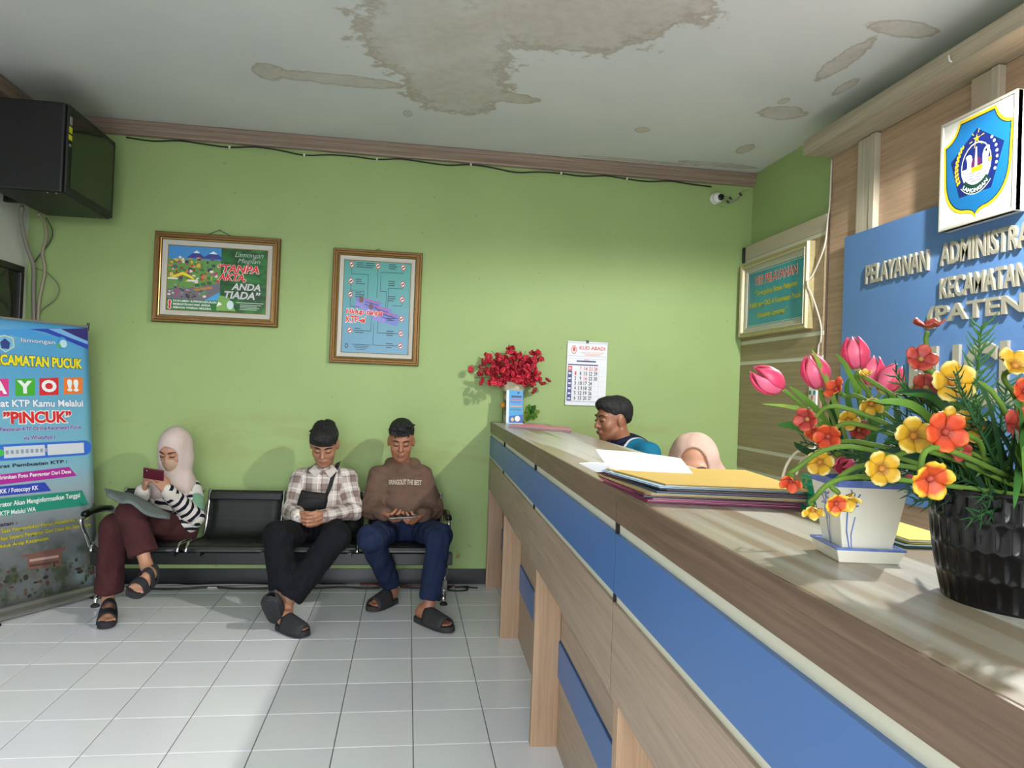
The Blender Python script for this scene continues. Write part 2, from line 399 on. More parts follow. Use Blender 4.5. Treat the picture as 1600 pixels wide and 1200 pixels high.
can = struct(MB().prism([(2.46, -.275, 2.872), (2.236, -.275, 2.872), (2.236, -.275, 2.955), (2.250, -.275, 2.963), (2.250, -.275, 2.972), (2.46, -.275, 2.972)], (0, -4.3, 0)).build('trim_3', M_PALE_Y, bevel=.003), 'projecting wood grain canopy over the panelling')
hk = MB().tube(spline([(2.232, -1.46, 2.93), (2.222, -1.47, 2.925), (2.218, -1.48, 2.90), (2.226, -1.485, 2.892)], 4), .004, 6).build('hook', mat('white_plastic', (226, 226, 222), .4), can, smooth=True)
XS = 2.402
sl = struct(MB().box((XS+.012, -.273, 0), (XR, YB-.002, 2.535)).build('wall_panel_slatted', mat('dark_joint', (70, 58, 44), .7)), 'brown horizontal boards with cream joints under the small sign')
for z0, z1, m in ((0, .855, M_PANEL_DK), (.880, 1.015, M_PANEL_DK), (1.040, 1.645, M_PANEL_DK), (1.672, 1.795, M_PANEL_DK), (1.822, 2.405, M_PANEL_DK), (2.432, 2.535, M_PALE_Y)):
    MB().box((XS, -.270, z0), (XS+.014, YB-.004, z1)).build('board', m, sl, bevel=.0015)
for z0, z1 in ((.855, .880), (1.015, 1.040), (1.645, 1.672), (1.795, 1.822), (2.405, 2.432)):
    MB().box((XS+.005, -.270, z0), (XS+.013, YB-.004, z1)).build('joint_strip', M_CREAM, sl)
# ------------------------------------------------------------------ counter (front line runs almost along Y)
CX0, CSL = .4975, -.0302
M_BROWN = wood('counter_brown_laminate', (84, 65, 52), (126, 102, 83), 'y', fine=.9)
M_OAK = wood('counter_oak_laminate', (142, 122, 104), (174, 153, 133), 'y', fine=.8)
M_OAK_V = wood('counter_leg_laminate', (148, 118, 92), (178, 148, 118), 'z', fine=.9)
M_BLUE = mat('blue_laminate', (70, 108, 164), .38, var=.02, vscale=3)
M_TOP = wood('worktop_laminate', (166, 164, 150), (194, 192, 180), 'y', bands=.95, bandc=(142, 128, 106), rough=.30, fine=.8)
def croot(name, label, cat, group=None): return empty(name, label, cat, (CX0, 0, 0), CSL, group)
CT = 1.16; M_GAP_SHADE = mat('gap_shade', (24, 19, 15), .9)
units = [(.795, -.147, 'wood and blue counter unit nearest the green wall', [.765]), (-.153, -1.387, 'wood and blue counter unit second from the green wall', [-.28]),
         (-1.393, -2.687, 'wood and blue counter unit third from the green wall', [-1.505]), (-2.693, -4.05, 'wood and blue counter unit nearest the camera with the long blue strip', [-2.725, -3.98])]
for y1, y0, lab, posts in units:
    r = croot('counter_unit', lab, 'counter', 'units of the reception counter')
    bx('top_band', (0, y0, 1.085), (.03, y1, 1.134), M_BROWN, r)
    bx('cream_strip', (.010, y0, 1.056), (.03, y1, 1.086), M_CREAM, r)
    bx('blue_panel', (0, y0, .922), (.03, y1, 1.058), M_BLUE, r)
    bx('cream_strip', (.008, y0, .898), (.03, y1, .924), M_CREAM, r)
    bx('apron', (0, y0, .690), (.03, y1, .900), M_OAK, r)
    bx('carcass', (.03, y0, .70), (.395, y1, 1.132), M_OAK, r)
    bx('kick_board_upper', (.105, y0, .415), (.125, y1, .70), M_OAK, r)
    bx('kick_blue_panel', (.098, y0, .272), (.125, y1, .410), M_BLUE, r)
    bx('kick_board_lower', (.103, y0, .0), (.125, y1, .268), M_OAK, r)
    bx('back_board', (.375, y0, 0), (.395, y1, .70), M_OAK, r)
    bx('joint_strip', (.0008, y0-.006, .69), (.03, y0, 1.134), M_GAP_SHADE, r)  # added near-black filler: paints the shade of the open seam between units
    for p_ in posts: bx('leg', (0, p_-.040, 0), (.104, p_, .691), M_OAK_V, r, .0015)
wt = croot('counter_worktop', 'pale streaked laminate worktop of the reception counter', 'worktop')
for y1, y0 in ((.80, .452), (.448, -.898), (-.902, -4.06)):
    bx('top_panel', (.002, y0, 1.134), (.40, y1, CT), M_TOP, wt, .0012)
    bx('edge_strip', (-.002, y0, 1.134), (.002, y1, CT-.001), M_BROWN, wt)

# ------------------------------------------------------------------ ceiling lamp over the office side (above the frame)
lp = empty('ceiling_lamp', 'round white lamp hanging from the ceiling over the office side', 'lamp', (1.95, -2.40, ZC))
MB().lathe([(.06, 0), (.06, -.02), (.012, -.03), (.012, -.09)], 20).build('rose', mat('white_plastic'), lp, smooth=True)
MB().ell((0, 0, -.14), (.06, .06, .06), 20, 12).build('bulb', mat('lamp_glow', (255, 250, 240), .4, emit=((255, 248, 236), 4)), lp, smooth=True)
l = bpy.data.lights.new('lamp_light', 'SPOT'); l.energy = 285; l.color = (1.0, .97, .92); l.shadow_soft_size = .04; l.spot_size = math.radians(172); l.spot_blend = .18
lo = bpy.data.objects.new('lamp_light', l); COL.objects.link(lo); lo.location = (1.95, -2.40, ZC-.30)
# ------------------------------------------------------------------ wall-hung things
M_GOLD = mat('antique_gold', (124, 94, 56), .36, metal=.7, var=.12, vscale=90, bump=.3, bscale=220)
M_GOLD_LT = mat('bright_gold', (214, 178, 112), .25, metal=.8)
M_MAT = mat('silver_cream_mount', (190, 188, 178), .5)
M_STRING = mat('black_string', (20, 18, 16), .7)
def ring_loft(loops):
    "loops: list of 4-corner rectangles"
    m = MB(); vs = [p for l in loops for p in l]; m.v = [tuple(v) for v in vs]
    for i in range(len(loops)-1):
        for k in range(4): m.f.append([i*4+k, i*4+(k+1) % 4, (i+1)*4+(k+1) % 4, (i+1)*4+k]); m.mi.append(0)
    return m
def picture(name, label, cat, O, U, V, w, h, fw, mw, depth, mats, group=None, nail=True):
    "framed picture: O = lower-left corner on the wall, U right, V up (unit vectors); returns (root, Print over the sheet, sheet size)"
    O, U, V = Vector(O), Vector(U), Vector(V); N = U.cross(V); r = empty(name, label, cat, O, 0, group)
    def P(u, v, d): return U*u+V*v+N*d
    def rect(i, d): return [P(i, i, d), P(w-i, i, d), P(w-i, h-i, d), P(i, h-i, d)]
    ring_loft([rect(0, 0), rect(0, depth*.7), rect(fw*.12, depth), rect(fw*.30, depth), rect(fw*.42, depth*.86), rect(fw*.62, depth*.86), rect(fw*.78, depth*.95), rect(fw*.9, depth*.9), rect(fw, depth*.6)]).build('frame', mats[0], r)
    ring_loft([rect(fw*.78, depth*.951), rect(fw*.84, depth*1.02), rect(fw*.92, depth*.93)]).build('gilt_bead', mats[1], r)
    ring_loft([rect(fw, depth*.6), rect(fw+mw*.5, depth*.55), rect(fw+mw, depth*.35)]).build('mount', mats[2], r)
    ring_loft([rect(fw+mw*.86, depth*.40), rect(fw+mw*.93, depth*.46), rect(fw+mw*1.02, depth*.36)]).build('inner_bead', mats[1], r)
    i = fw+mw; sw, sh = w-2*i, h-2*i
    def surf(u, v, hh): return P(i+u*sw, i+v*sh, depth*.3+hh)
    return r, surf, (sw, sh)
def sheet(surf, m, parent, name='printed_sheet'): return MB().grid(lambda u, v: surf(u, v, 0), 2, 2).build(name, m, parent)

# --- framed poster with the village drawing
r, surf, (sw, sh) = picture('framed_poster', 'wide gold framed green poster with a crowded village drawing', 'picture', (-1.790, YB-.002, 1.761), (1, 0, 0), (0, 0, 1), .816, .609, .052, .036, .035, (M_GOLD, M_GOLD_LT, M_MAT))
g = NG('poster_green', .3); p = g.obj(); f = g.noise(g.map(p, (2.2, 1, 4)), 2.2, 3, .5, 2.0)
sheet(surf, g.done(g.ramp(f, [(.35, (14, 58, 30)), (.55, (28, 104, 40)), (.72, (54, 136, 64))])), r)
pr = Print(surf, r); rnd = random.Random(3)
pr.rect(0.0, .17, .53, 1.0, ink(96, 148, 70)).rect(0, .80, .53, 1.0, ink(62, 140, 205)).poly([(0, .17), (.40, .17), (.53, .30), (.53, .46), (.30, .36), (0, .33)], ink(110, 108, 118)).poly([(.38, .17), (.53, .17), (.53, .31)], ink(70, 160, 222))
for x, y, w_ in ((.28, .84, .10), (.45, .84, .12)): pr.poly([(x-w_, y-.02), (x+w_, y-.02), (x, y+.10)], ink(52, 66, 140)).poly([(x-w_*.35, y+.06), (x+w_*.35, y+.06), (x, y+.105)], ink(232, 236, 244))
hues = [ink(190, 60, 44), ink(214, 184, 60), ink(60, 120, 60), ink(92, 70, 130), ink(200, 130, 70), ink(222, 214, 196), ink(48, 46, 70), ink(170, 70, 120), ink(80, 150, 70), ink(120, 80, 50)]
for k in range(120):
    x, y = rnd.uniform(.02, .50), rnd.uniform(.45, .83); a, b = rnd.uniform(.010, .030), rnd.uniform(.012, .035); m = rnd.choice(hues)
    if rnd.random() < .45: pr.poly([(x-a, y-b), (x+a, y-b), (x+a, y+b*.3), (x, y+b), (x-a, y+b*.3)], m)
    else: pr.disc(x, y, a*.8, m, n=8, ry=b*.8)
for k in range(46):
    x, y = rnd.uniform(.02, .40), rnd.uniform(.20, .40); pr.disc(x, y, rnd.uniform(.008, .02), rnd.choice(hues[5:]+[ink(40, 40, 46), ink(150, 146, 158)]), n=8)
pr.poly([(.05, .53), (.15, .60), (.25, .53), (.25, .49), (.15, .55), (.05, .49)], ink(236, 214, 40)).rect(.0, .475, .10, .50, ink(226, 226, 220)).rect(.20, .455, .30, .48, ink(226, 226, 220))
for x, y in ((.30, .40), (.36, .42), (.42, .44)): pr.disc(x, y, .028, ink(44, 104, 40), n=10).rect(x-.03, y-.09, x+.03, y-.055, ink(190, 130, 50))
pr.rect(0, 0, .53, .165, ink(22, 112, 44)).poly([(.50, .02), (.70, .02), (.62, .24), (.52, .26)], ink(120, 168, 80)).disc(.64, .115, .035, ink(202, 222, 228), ry=.07).poly([(.50, .08), (.56, .12), (.52, .16)], ink(236, 240, 230)).rect(.70, .155, .98, .163, ink(220, 230, 215))
for k in range(4): pr.rect(.74, .05+.024*k, .74+rnd.uniform(.17, .23), .058+.024*k, ink(196, 214, 196))
pr.flush()
red = ink(222, 38, 34); wht = ink(238, 238, 236); sil = ink(198, 202, 198)
pr.text('Lamongan', .67, .855, .96, .955, sil, -.01, .35); pr.text('Megilan', .70, .765, .93, .855, sil, -.01, .35)
pr.text('“TANPA', .50, .63, .92, .755, red, .035, .22, outline=wht, ow=.035); pr.text('AKTA,', .505, .475, .79, .61, red, .035, .22, outline=wht, ow=.035)
pr.text('ANDA', .645, .355, .945, .465, sil, .035, .22, outline=ink(14, 40, 22), ow=.04); pr.text('TIADA”', .575, .215, .945, .335, sil, .035, .22, outline=ink(14, 40, 22), ow=.04)
for k, t in enumerate(('DOKUMEN KEPENDUDUKAN', 'MEMASTIKAN HAK ANDA', 'SEBAGAI WARGA NEGARA')): pr.text(t, .065, .125-k*.052, (.50, .44, .45)[k], .160-k*.052, wht, .02)
pr.text('!', .018, .015, .045, .155, red, .05, outline=wht, ow=.04)
MB().tube([(.33, -.018, .605), (.405, -.004, .645), (.49, -.018, .605)], .0022, 5).build('hanging_string', M_STRING, r)
MB().tube([(.405, -.016, .645), (.405, .002, .645)], .005, 6).build('nail', mat('steel', (140, 140, 140), .4, metal=.9), r)

# --- framed poster about the card
r, surf, (sw, sh) = picture('framed_poster', 'tall gold framed turquoise poster with round icons and thin lines', 'picture', (-.621, YB-.002, 1.536), (1, 0, 0), (0, 0, 1), .614, .797, .048, .030, .035, (M_GOLD, M_GOLD_LT, M_MAT))
g = NG('poster_turquoise', .3); p = g.obj(); zz = g.sep(p)[2]
sheet(surf, g.done(g.ramp(g.smooth(zz, .1, .7), [(0, (56, 130, 162)), (1, (64, 152, 144))])), r)
pr = Print(surf, r); dk = ink(28, 62, 76)
ic = [(.105, .955), (.50, .955), (.885, .955), (.105, .775), (.105, .63), (.885, .77), (.885, .605), (.885, .39), (.885, .225), (.885, .09), (.115, .24)]
for pts in ([(.105, .93), (.105, .855), (.36, .855), (.36, .60)], [(.50, .93), (.50, .61)], [(.885, .93), (.885, .89), (.55, .89), (.55, .68), (.64, .68), (.64, .48)], [(.105, .75), (.105, .67), (.30, .67), (.30, .60)],
            [(.105, .60), (.105, .50), (.25, .50)], [(.885, .745), (.885, .72), (.67, .72), (.67, .50)], [(.885, .58), (.885, .53), (.74, .53)], [(.86, .39), (.70, .39)], [(.86, .225), (.53, .225), (.53, .35)], [(.86, .09), (.47, .09), (.47, .33)], [(.14, .24), (.43, .24), (.43, .40)]): pr.line(pts, .006, dk)
for (x, y), (dx, dy) in zip(((.33, .53), (.48, .46), (.60, .40)), ((0, 0),)*3):
    c_, s_ = math.cos(-.20), math.sin(-.20)
    q = [(x+a*c_-b*s_*.8-.02, y+(a*s_+b*c_)*.78) for a, b in ((-.13, -.07), (.26, -.07), (.26, .09), (-.13, .09))]
    pr.poly(q, ink(112, 124, 196)); pr.poly([(.5*(q[0][0]+p_[0]), .5*(q[0][1]+p_[1])) for p_ in q], ink(140, 132, 204))
    pr.disc(x-.06, y+.05, .035, ink(120, 78, 70)).line([(x+.0, y+.055), (x+.2, y+.02)], .012, ink(190, 80, 120)).line([(x, y+.03), (x+.2, y-.005)], .010, ink(64, 66, 150)).line([(x-.02, y), (x+.18, y-.035)], .010, ink(64, 66, 150))
for k, (x, y) in enumerate(ic):
    pr.disc(x, y, .036, wht, ry=.027); pr.line([(x-.018, y-.010), (x+.018, y+.010)], .016, ink(70, 50, 50)); pr.ring(x, y, .034, .010, ink(206, 62, 60)); lx = x+.07 if x < .2 else (x-.22 if x > .7 else x-.19)
    for q in range(3): pr.rect(lx, y+.018-q*.022, lx+rnd.uniform(.08, .15), y+.027-q*.022, dk)
for k in range(4): pr.rect(.16+.02*k, .085-.018*k, .44-.03*k, .091-.018*k, dk)
pr.ring(.075, .07, .026, .010, ink(40, 50, 60)); pr.flush()
pr.text('Hidup tanpa', .045, .40, .60, .475, red, .03, .18, outline=wht, ow=.05); pr.text('KTP-el', .045, .325, .35, .395, red, .03, .18, outline=wht, ow=.05)
MB().tube([(.285, -.016, .795), (.305, -.004, .812), (.33, -.016, .795)], .002, 5).build('hanging_string', M_STRING, r)

# --- wall calendar
cal = empty('wall_calendar', 'white paper wall calendar with a navy day column and red Sundays', 'calendar', (1.062, YB-.003, 1.300))
PAPER = mat('white_paper', (228, 230, 236), .7)
def csurf(u, v, h): return Vector((.002+u*.300-.004*(1-v), -.006-h-.006*(1-v), v*.462))
MB().grid(lambda u, v: csurf(u, v, 0), 2, 6, .003).build('page', PAPER, cal)
MB().box((0, -.012, .456), (.304, 0, .466)).build('binding_strip', mat('grey_tin', (150, 154, 164), .35, metal=.6), cal)
MB().box((.140, -.016, .455), (.158, 0, .475)).build('clip', mat('black_plastic', (18, 18, 20), .4), cal)
pr = Print(csurf, cal); navy = ink(44, 54, 120); lg = ink(176, 182, 196); ro = ink(204, 74, 66)
pr.ring(.165, .875, .068, .012, ro).disc(.165, .885, .036, ro).rect(.155, .845, .175, .875, ro).rect(.02, .775, .98, .781, lg).rect(.02, .735, .98, .739, lg).rect(.24, .685, .72, .708, navy).rect(.03, .630, .78, .648, navy).rect(.03, .055, .96, .068, lg)
for k in range(3): pr.rect(.34+.05*k, .835-.022*k, .92-.05*k, .841-.022*k, ink(214, 130, 120))
pr.rect(.03, .545, .14, .618, ro).rect(.03, .07, .14, .540, navy)
for k in range(7): pr.rect(.05, .565-k*.079, .12, .595-k*.079, ink(206, 210, 226) if k else ink(238, 190, 186))
for k in range(7): pr.rect(.03, .540-k*.079, .96, .542-k*.079, lg)
pr.rect(.80, .07, .803, .64, lg); pr.flush()
pr.text('KUD ABADI', .30, .880, .94, .935, ro, .02); pr.text('2024', .42, .712, .54, .728, ro, .02)
days = {0: [None, 7, 14, 21, 28], 1: [1, 8, 15, 22, 29], 2: [2, 9, 16, 23, 30], 3: [3, 10, 17, 24], 4: [4, 11, 18, 25], 5: [5, 12, 19, 26], 6: [6, 13, 20, 27]}
for rr, row in days.items():
    for cc, d in enumerate(row):
        if d is None: continue
        x = .205+cc*.125; y = .552-rr*.0775; w_ = .042 if d < 10 else .085
        pr.text(str(d), x-w_/2+.02, y, x+w_/2+.02, y+.058, ro if rr == 0 or d in (1, 16) and rr < 3 else ink(40, 42, 58), .02, name='numeral')

# --- blue sign board, raised letters and the emblem box
M_SIGNBLUE = mat('sign_blue', (84, 122, 172), .45, var=.03, vscale=4)
M_LETTER = mat('silver_letter', (164, 161, 146), .4, metal=.3)
XB = 2.372
bd = empty('sign_board', 'large blue sign board with raised silver capital letters', 'sign', (XB, -.512, .90))
bx('board', (0, 0, 0), (.018, -2.75, 2.335-.90), M_SIGNBLUE, bd, .002)
def bsurf(u, v, h): return Vector((-h, -u, v))
def bpx(px, py): q = at(px, py, 'x', XB-.015); return -(q.y+.512), q.z-.90
pr = Print(bsurf, bd)
def sign(t, part, a, b, c_, d):   # a lower-left, b upper-left, c lower-right of the visible part, d upper-right
    (u0, v0), (u1, v1), (u2, v2), (u3, v3) = map(lambda q: bpx(*q), (a, b, c_, d)); w_ = (u2+u3)/2-(u0+u1)/2; w_ *= text2d(t, .02)[2][0]/text2d(part, .02)[2][0]
    pr.text(t, (u0+u1)/2, (v0+v2)/2, (u0+u1)/2+w_, (v1+v3)/2, M_LETTER, .02, h=.015, extrude=1, name='raised_lettering')
sign('PELAYANAN', 'PELAYANAN', (1351.8, 444), (1351.8, 415), (1449, 422.5), (1449, 389))
sign('ADMINISTRASI TERPADU', 'ADMINISTR', (1467, 418), (1470, 381), (1590.6, 387), (1590.6, 349))
sign('KECAMATAN', 'KECAMATA', (1467.6, 467), (1467.6, 434), (1586, 449), (1586, 412))
sign('(PATEN)', '(PATEN', (1448, 512), (1448, 477), (1599, 499), (1599, 460))
sign('PUCUK', 'PUC', (1418, 636), (1422, 542), (1555, 634), (1555, 533))

em = empty('emblem_box', 'white square light box with a blue and yellow shield emblem', 'sign', (2.3715, -1.318, 2.186))
EW, EH, EX = .418, .494, -.055
M_ALU = mat('brushed_aluminium', (186, 184, 172), .4, metal=.15)
bx('housing', (0, 0, 0), (EX+.006, -EW, EH), mat('white_acrylic', (204, 204, 198), .3), em, .002)
for a, b in (((EX, 0, 0), (EX+.03, -.013, EH)), ((EX, -EW+.013, 0), (EX+.03, -EW, EH)), ((EX, -.013, 0), (EX+.03, -EW+.013, .013)), ((EX, -.013, EH-.013), (EX+.03, -EW+.013, EH))): bx('edge_trim', a, b, M_ALU, em, .0015)
def esurf(u, v, h): return Vector((EX+.0055-h, -u*EW, v*EH))
pr = Print(esurf, em)
def arc(a, c_, b, n=8): return [((1-t)**2*a[0]+2*t*(1-t)*c_[0]+t*t*b[0], (1-t)**2*a[1]+2*t*(1-t)*c_[1]+t*t*b[1]) for t in [i/n for i in range(n)]]
half = arc((.50, .035), (.52, .10), (.68, .11))+arc((.68, .11), (.93, .17), (.945, .45))+arc((.945, .45), (.95, .62), (.965, .775))+arc((.965, .775), (.80, .80), (.74, .955))+[(.74, .955)]
shield = half+[(1-u, v) for u, v in half[::-1]][:-1]
def inset(pts, s): return [(.5+(u-.5)*s, .50+(v-.50)*(1-(1-s)*.9)) for u, v in pts]
yel = ink(208, 182, 28); sky = ink(18, 100, 156); nav = ink(16, 32, 98); blk = ink(14, 26, 44); wh = ink(226, 232, 238); grn = ink(10, 56, 44)
pr.poly(shield, yel).poly(inset(shield, .935), blk).poly(inset(shield, .91), sky)
pent = [(.5, .82), (.845, .612), (.70, .262), (.285, .262), (.155, .605)]; pr.poly([(.5+(u-.5)*1.02, .51+(v-.51)*1.02) for u, v in pent], blk).poly(pent, nav)
star = [(.5+(.052 if k % 2 == 0 else .018)*math.sin(math.pi*k/5), .735+(.044 if k % 2 == 0 else .015)*math.cos(math.pi*k/5)) for k in range(10)]; pr.poly(star, yel)
for k in range(6):
    a = math.pi*k/3+.3; pr.line([(.5+.06*math.sin(a), .735+.05*math.cos(a)), (.5+.10*math.sin(a), .735+.085*math.cos(a))], .008, yel)
pr.ring(.50, .505, .20, .010, wh)
pr.poly([(.50+.19*math.cos(t), .505+.19*math.sin(t)) for t in np.linspace(math.pi*1.02, math.pi*1.98, 18)], wh)
for k in range(6):
    y = .47-k*.026; w_ = .185-.012*k-.004*k*k; pr.line([(.5-w_+2*w_*i/16, y+.005*(-1)**i) for i in range(17)], .006, nav)
pr.disc(.50, .515, .07, ink(84, 30, 84), ry=.062).poly([(.478, .44), (.492, .66), (.508, .66), (.522, .44)], wh).poly([(.40, .49), (.60, .49), (.57, .445), (.43, .445)], yel).rect(.62, .50, .70, .53, yel)
pr.poly(arc((.60, .43), (.56, .60), (.62, .63))+arc((.62, .63), (.70, .66), (.665, .56))+arc((.665, .56), (.64, .50), (.66, .44)), wh).disc(.63, .60, .014, blk).poly(arc((.33, .44), (.42, .50), (.36, .60))+arc((.36, .60), (.44, .64), (.45, .56))+arc((.45, .56), (.42, .50), (.45, .44)), wh)
for k in range(9):
    t = k/8; a = math.pi*(1.16-.40*t); x, y = .5+.265*math.cos(a), .515+.26*math.sin(a); pr.disc(x-.013, y, .014, yel, n=8, ry=.020).disc(x+.013, y+.012, .013, yel, n=8, ry=.018)
for k in range(7):
    t = k/6; a = math.pi*(-.13+.37*t); pr.disc(.5+.27*math.cos(a), .515+.26*math.sin(a), .017, wh, n=8, ry=.014)
def rib(r0, r1): return [(.5+r1*math.cos(t), .52+r1*math.sin(t)) for t in np.linspace(math.pi*1.24, math.pi*1.76, 12)]+[(.5+r0*math.cos(t), .52+r0*math.sin(t)) for t in np.linspace(math.pi*1.76, math.pi*1.24, 12)]
pr.poly(rib(.180, .272), wh).poly(rib(.186, .266), grn); pr.flush('emblem_artwork')
def bent(u, v, h): t = math.pi*(1.27+.46*u); rr = .262-.0+(-.052)*(v); return esurf(.5+rr*math.cos(t), .52+rr*math.sin(t), h)
Print(bent, em).text('LAMONGAN', 0, .12, 1, .82, wh, .03, h=.003)

# --- small framed sign on the boards
r, surf, (sw, sh) = picture('framed_sign', 'cream framed teal sign with red heading and yellow lines on brown boards', 'sign', (XS-.001, .752, 1.842), (0, -1, 0), (0, 0, 1), .915, .548, .040, .034, .052, (mat('cream_gilt', (184, 172, 128), .4, metal=.3, var=.1, vscale=60), mat('pale_bead', (206, 202, 186), .4), mat('cream_mount', (176, 176, 158), .5)))
g = NG('sign_teal', .35); p = g.obj(); sheet(surf, g.done(g.ramp(g.noise(p, 3, 4), [(.3, (38, 130, 150)), (.7, (58, 160, 166))])), r)
pr = Print(surf, r); pr.line([(.012, .02), (.988, .02), (.988, .98), (.012, .98), (.012, .02)], .008, ink(210, 222, 210)); pr.flush()
yl = ink(204, 200, 40); pr.text('VISI PELAYANAN', .13, .74, .87, .90, ink(206, 64, 48), .02, outline=wht, ow=.03)
pr.text('“ Terwujudnya Sistem Pelayanan', .12, .52, .88, .64, yl, .02, outline=ink(60, 90, 40), ow=.015); pr.text('Publik yang OKE di Kecamatan Pucuk', .04, .32, .95, .44, yl, .02, outline=ink(60, 90, 40), ow=.015); pr.text('Kabupaten Lamongan ”', .20, .12, .74, .24, yl, .02, outline=ink(60, 90, 40), ow=.015)
tag(MB().box((XS-.016, .778, 2.415), (XS-.001, .802, 2.53)).build('bracket', mat('black_plastic'), bevel=.002), 'small black bracket at the end of the top board', 'bracket')
cb = MB().tube(spline([(2.418, -.285, 2.86), (2.412, -.288, 2.6), (2.405, -.284, 2.5), (2.380, -.30, 2.33), (2.375, -.20, 2.18), (2.345, -.182, 2.12), (2.375, -.205, 2.02), (2.395, -.262, 1.86), (2.395, -.268, 1.76), (2.396, -.24, 1.68), (2.397, -.235, 1.2), (2.397, -.24, .9)], 6), .0055, 6).build('white_cable', mat('white_cable', (206, 200, 186), .5), smooth=True)
tag(cb, 'thin white cable hanging beside the teal sign', 'cable')
sw_ = empty('wall_switch', 'white wall socket plate on the brown boards behind the tulips', 'switch', (XS-.001, -.16, 1.33))
bx('plate', (0, 0, 0), (-.012, -.085, .16), mat('white_plastic', (226, 226, 222), .4), sw_, .003)
for k, cl in enumerate(((60, 90, 70), (190, 110, 60), (70, 130, 150))): bx('button', (-.012, -.012-k*.024, .10-.03*(k == 1)), (-.016, -.030-k*.024, .125-.03*(k == 1)), ink(*cl), sw_)

# --- dome camera and the cable under the moulding
dc = empty('dome_camera', 'small white dome security camera under the moulding near the corner', 'camera', (2.155, YB, 2.885))
Mx = Matrix.Rotation(math.radians(90), 4, 'X')
MB().lathe([(.040, 0), (.046, .012), (.044, .03), (.030, .05)], 20, M=Mx).build('base', mat('white_plastic'), dc, smooth=True)
MB().ell((0, -.058, -.004), (.040, .036, .040), 18, 12).build('dome', mat('white_plastic'), dc, smooth=True)
lens = MB().lathe([(.024, 0), (.022, .010), (.0, .010)], 18, M=Matrix.Translation((.010, -.089, -.006)) @ Matrix.Rotation(math.radians(96), 4, 'X') @ Matrix.Rotation(.12, 4, 'Y')).build('lens', mat('lens_black', (14, 12, 30), .1), dc, smooth=True)
pts = [(-2.0, YB-.012, 2.985)]
for k in range(1, 26):
    x = -2.0+k*.165; pts.append((x, YB-.010, 2.993-.020*(1+math.sin(k*2.1))*.5-(.012 if k in (7, 8, 16, 17) else 0)))
ca = empty('ceiling_cable', 'thin black cable clipped under the back wall moulding', 'cable', (-2.0, YB, 2.99))
def rel(ps, o): return [Vector(q)-Vector(o) for q in ps]
MB().tube(rel(spline(pts, 3), (-2.0, YB, 2.99)), .005, 6).build('wire', mat('black_cable', (16, 18, 14), .5), ca, smooth=True)
for k in (4, 7, 10, 14, 18, 21): x = pts[k][0]; q = pts[k]; MB().box((x+2-.006, -.017, q[2]-2.99-.007), (x+2+.006, 0, q[2]-2.99+.009)).build('cable_clip', mat('white_plastic'), ca)
cj = empty('camera_leads', 'loose thin leads with black plugs beside the dome camera', 'cable', (2.22, YB, 2.9))
MB().tube(rel(spline([(2.19, YB-.03, 2.90), (2.23, YB-.012, 2.885), (2.28, YB-.01, 2.865), (2.34, YB-.01, 2.90), (2.36, YB-.01, 2.955), (2.42, YB-.01, 2.975)], 5), (2.22, YB, 2.9)), .003, 5).build('wire', mat('grey_cable', (150, 148, 136), .5), cj)
MB().tube(rel(spline([(2.18, YB-.03, 2.92), (2.24, YB-.01, 2.91), (2.30, YB-.01, 2.885), (2.37, YB-.01, 2.93)], 5), (2.22, YB, 2.9)), .003, 5).build('wire', mat('grey_cable'), cj)
for q in ((2.255, 2.872), (2.275, 2.900), (2.355, 2.935)): MB().tube(rel([(q[0]-.010, YB-.012, q[1]+.008), (q[0]+.010, YB-.012, q[1]-.008)], (2.22, YB, 2.9)), .008, 8).build('plug', mat('black_plastic'), cj)

# --- black equipment cabinet at the left
M_CABK = mat('black_powder_coat', (13, 14, 15), .5, bump=.05, bscale=300)
kb = empty('equipment_cabinet', 'black metal equipment cabinet hung high beside the left wall', 'cabinet', (-2.385, -.05, 2.385))
bx('case', (0, 0, 0), (.385, .65, .50), M_CABK, kb, .012)
d_ = bx('door', (.386, .010, .006), (.402, .642, .494), M_CABK, kb, .006)
bx('glass', (.402, .050, .040), (.4045, .602, .460), mat('smoked_green_glass', (16, 26, 18), .10), d_)
bx('sticker', (.4030, .018, .385), (.4045, .046, .430), ink(150, 156, 150), d_); bx('sticker', (.4030, .014, .340), (.4045, .054, .374), ink(200, 206, 30), d_); bx('sticker', (.4030, .012, .300), (.4045, .052, .328), ink(216, 216, 24), d_)
MB().tube([(.402, .028, .27), (.410, .028, .27)], .009, 10).build('lock', mat('steel'), d_)
for x, y in ((.30, .03), (.345, .03), (.33, .60), (.365, .60)): MB().tube([(x, y, 0), (x, y, -.003)], .006, 8).build('screw', mat('steel'), kb)
for y in (.08, .55): bx('wall_bracket', (XL+2.385, y, .05), (0, y+.03, .45), M_CABK, kb)
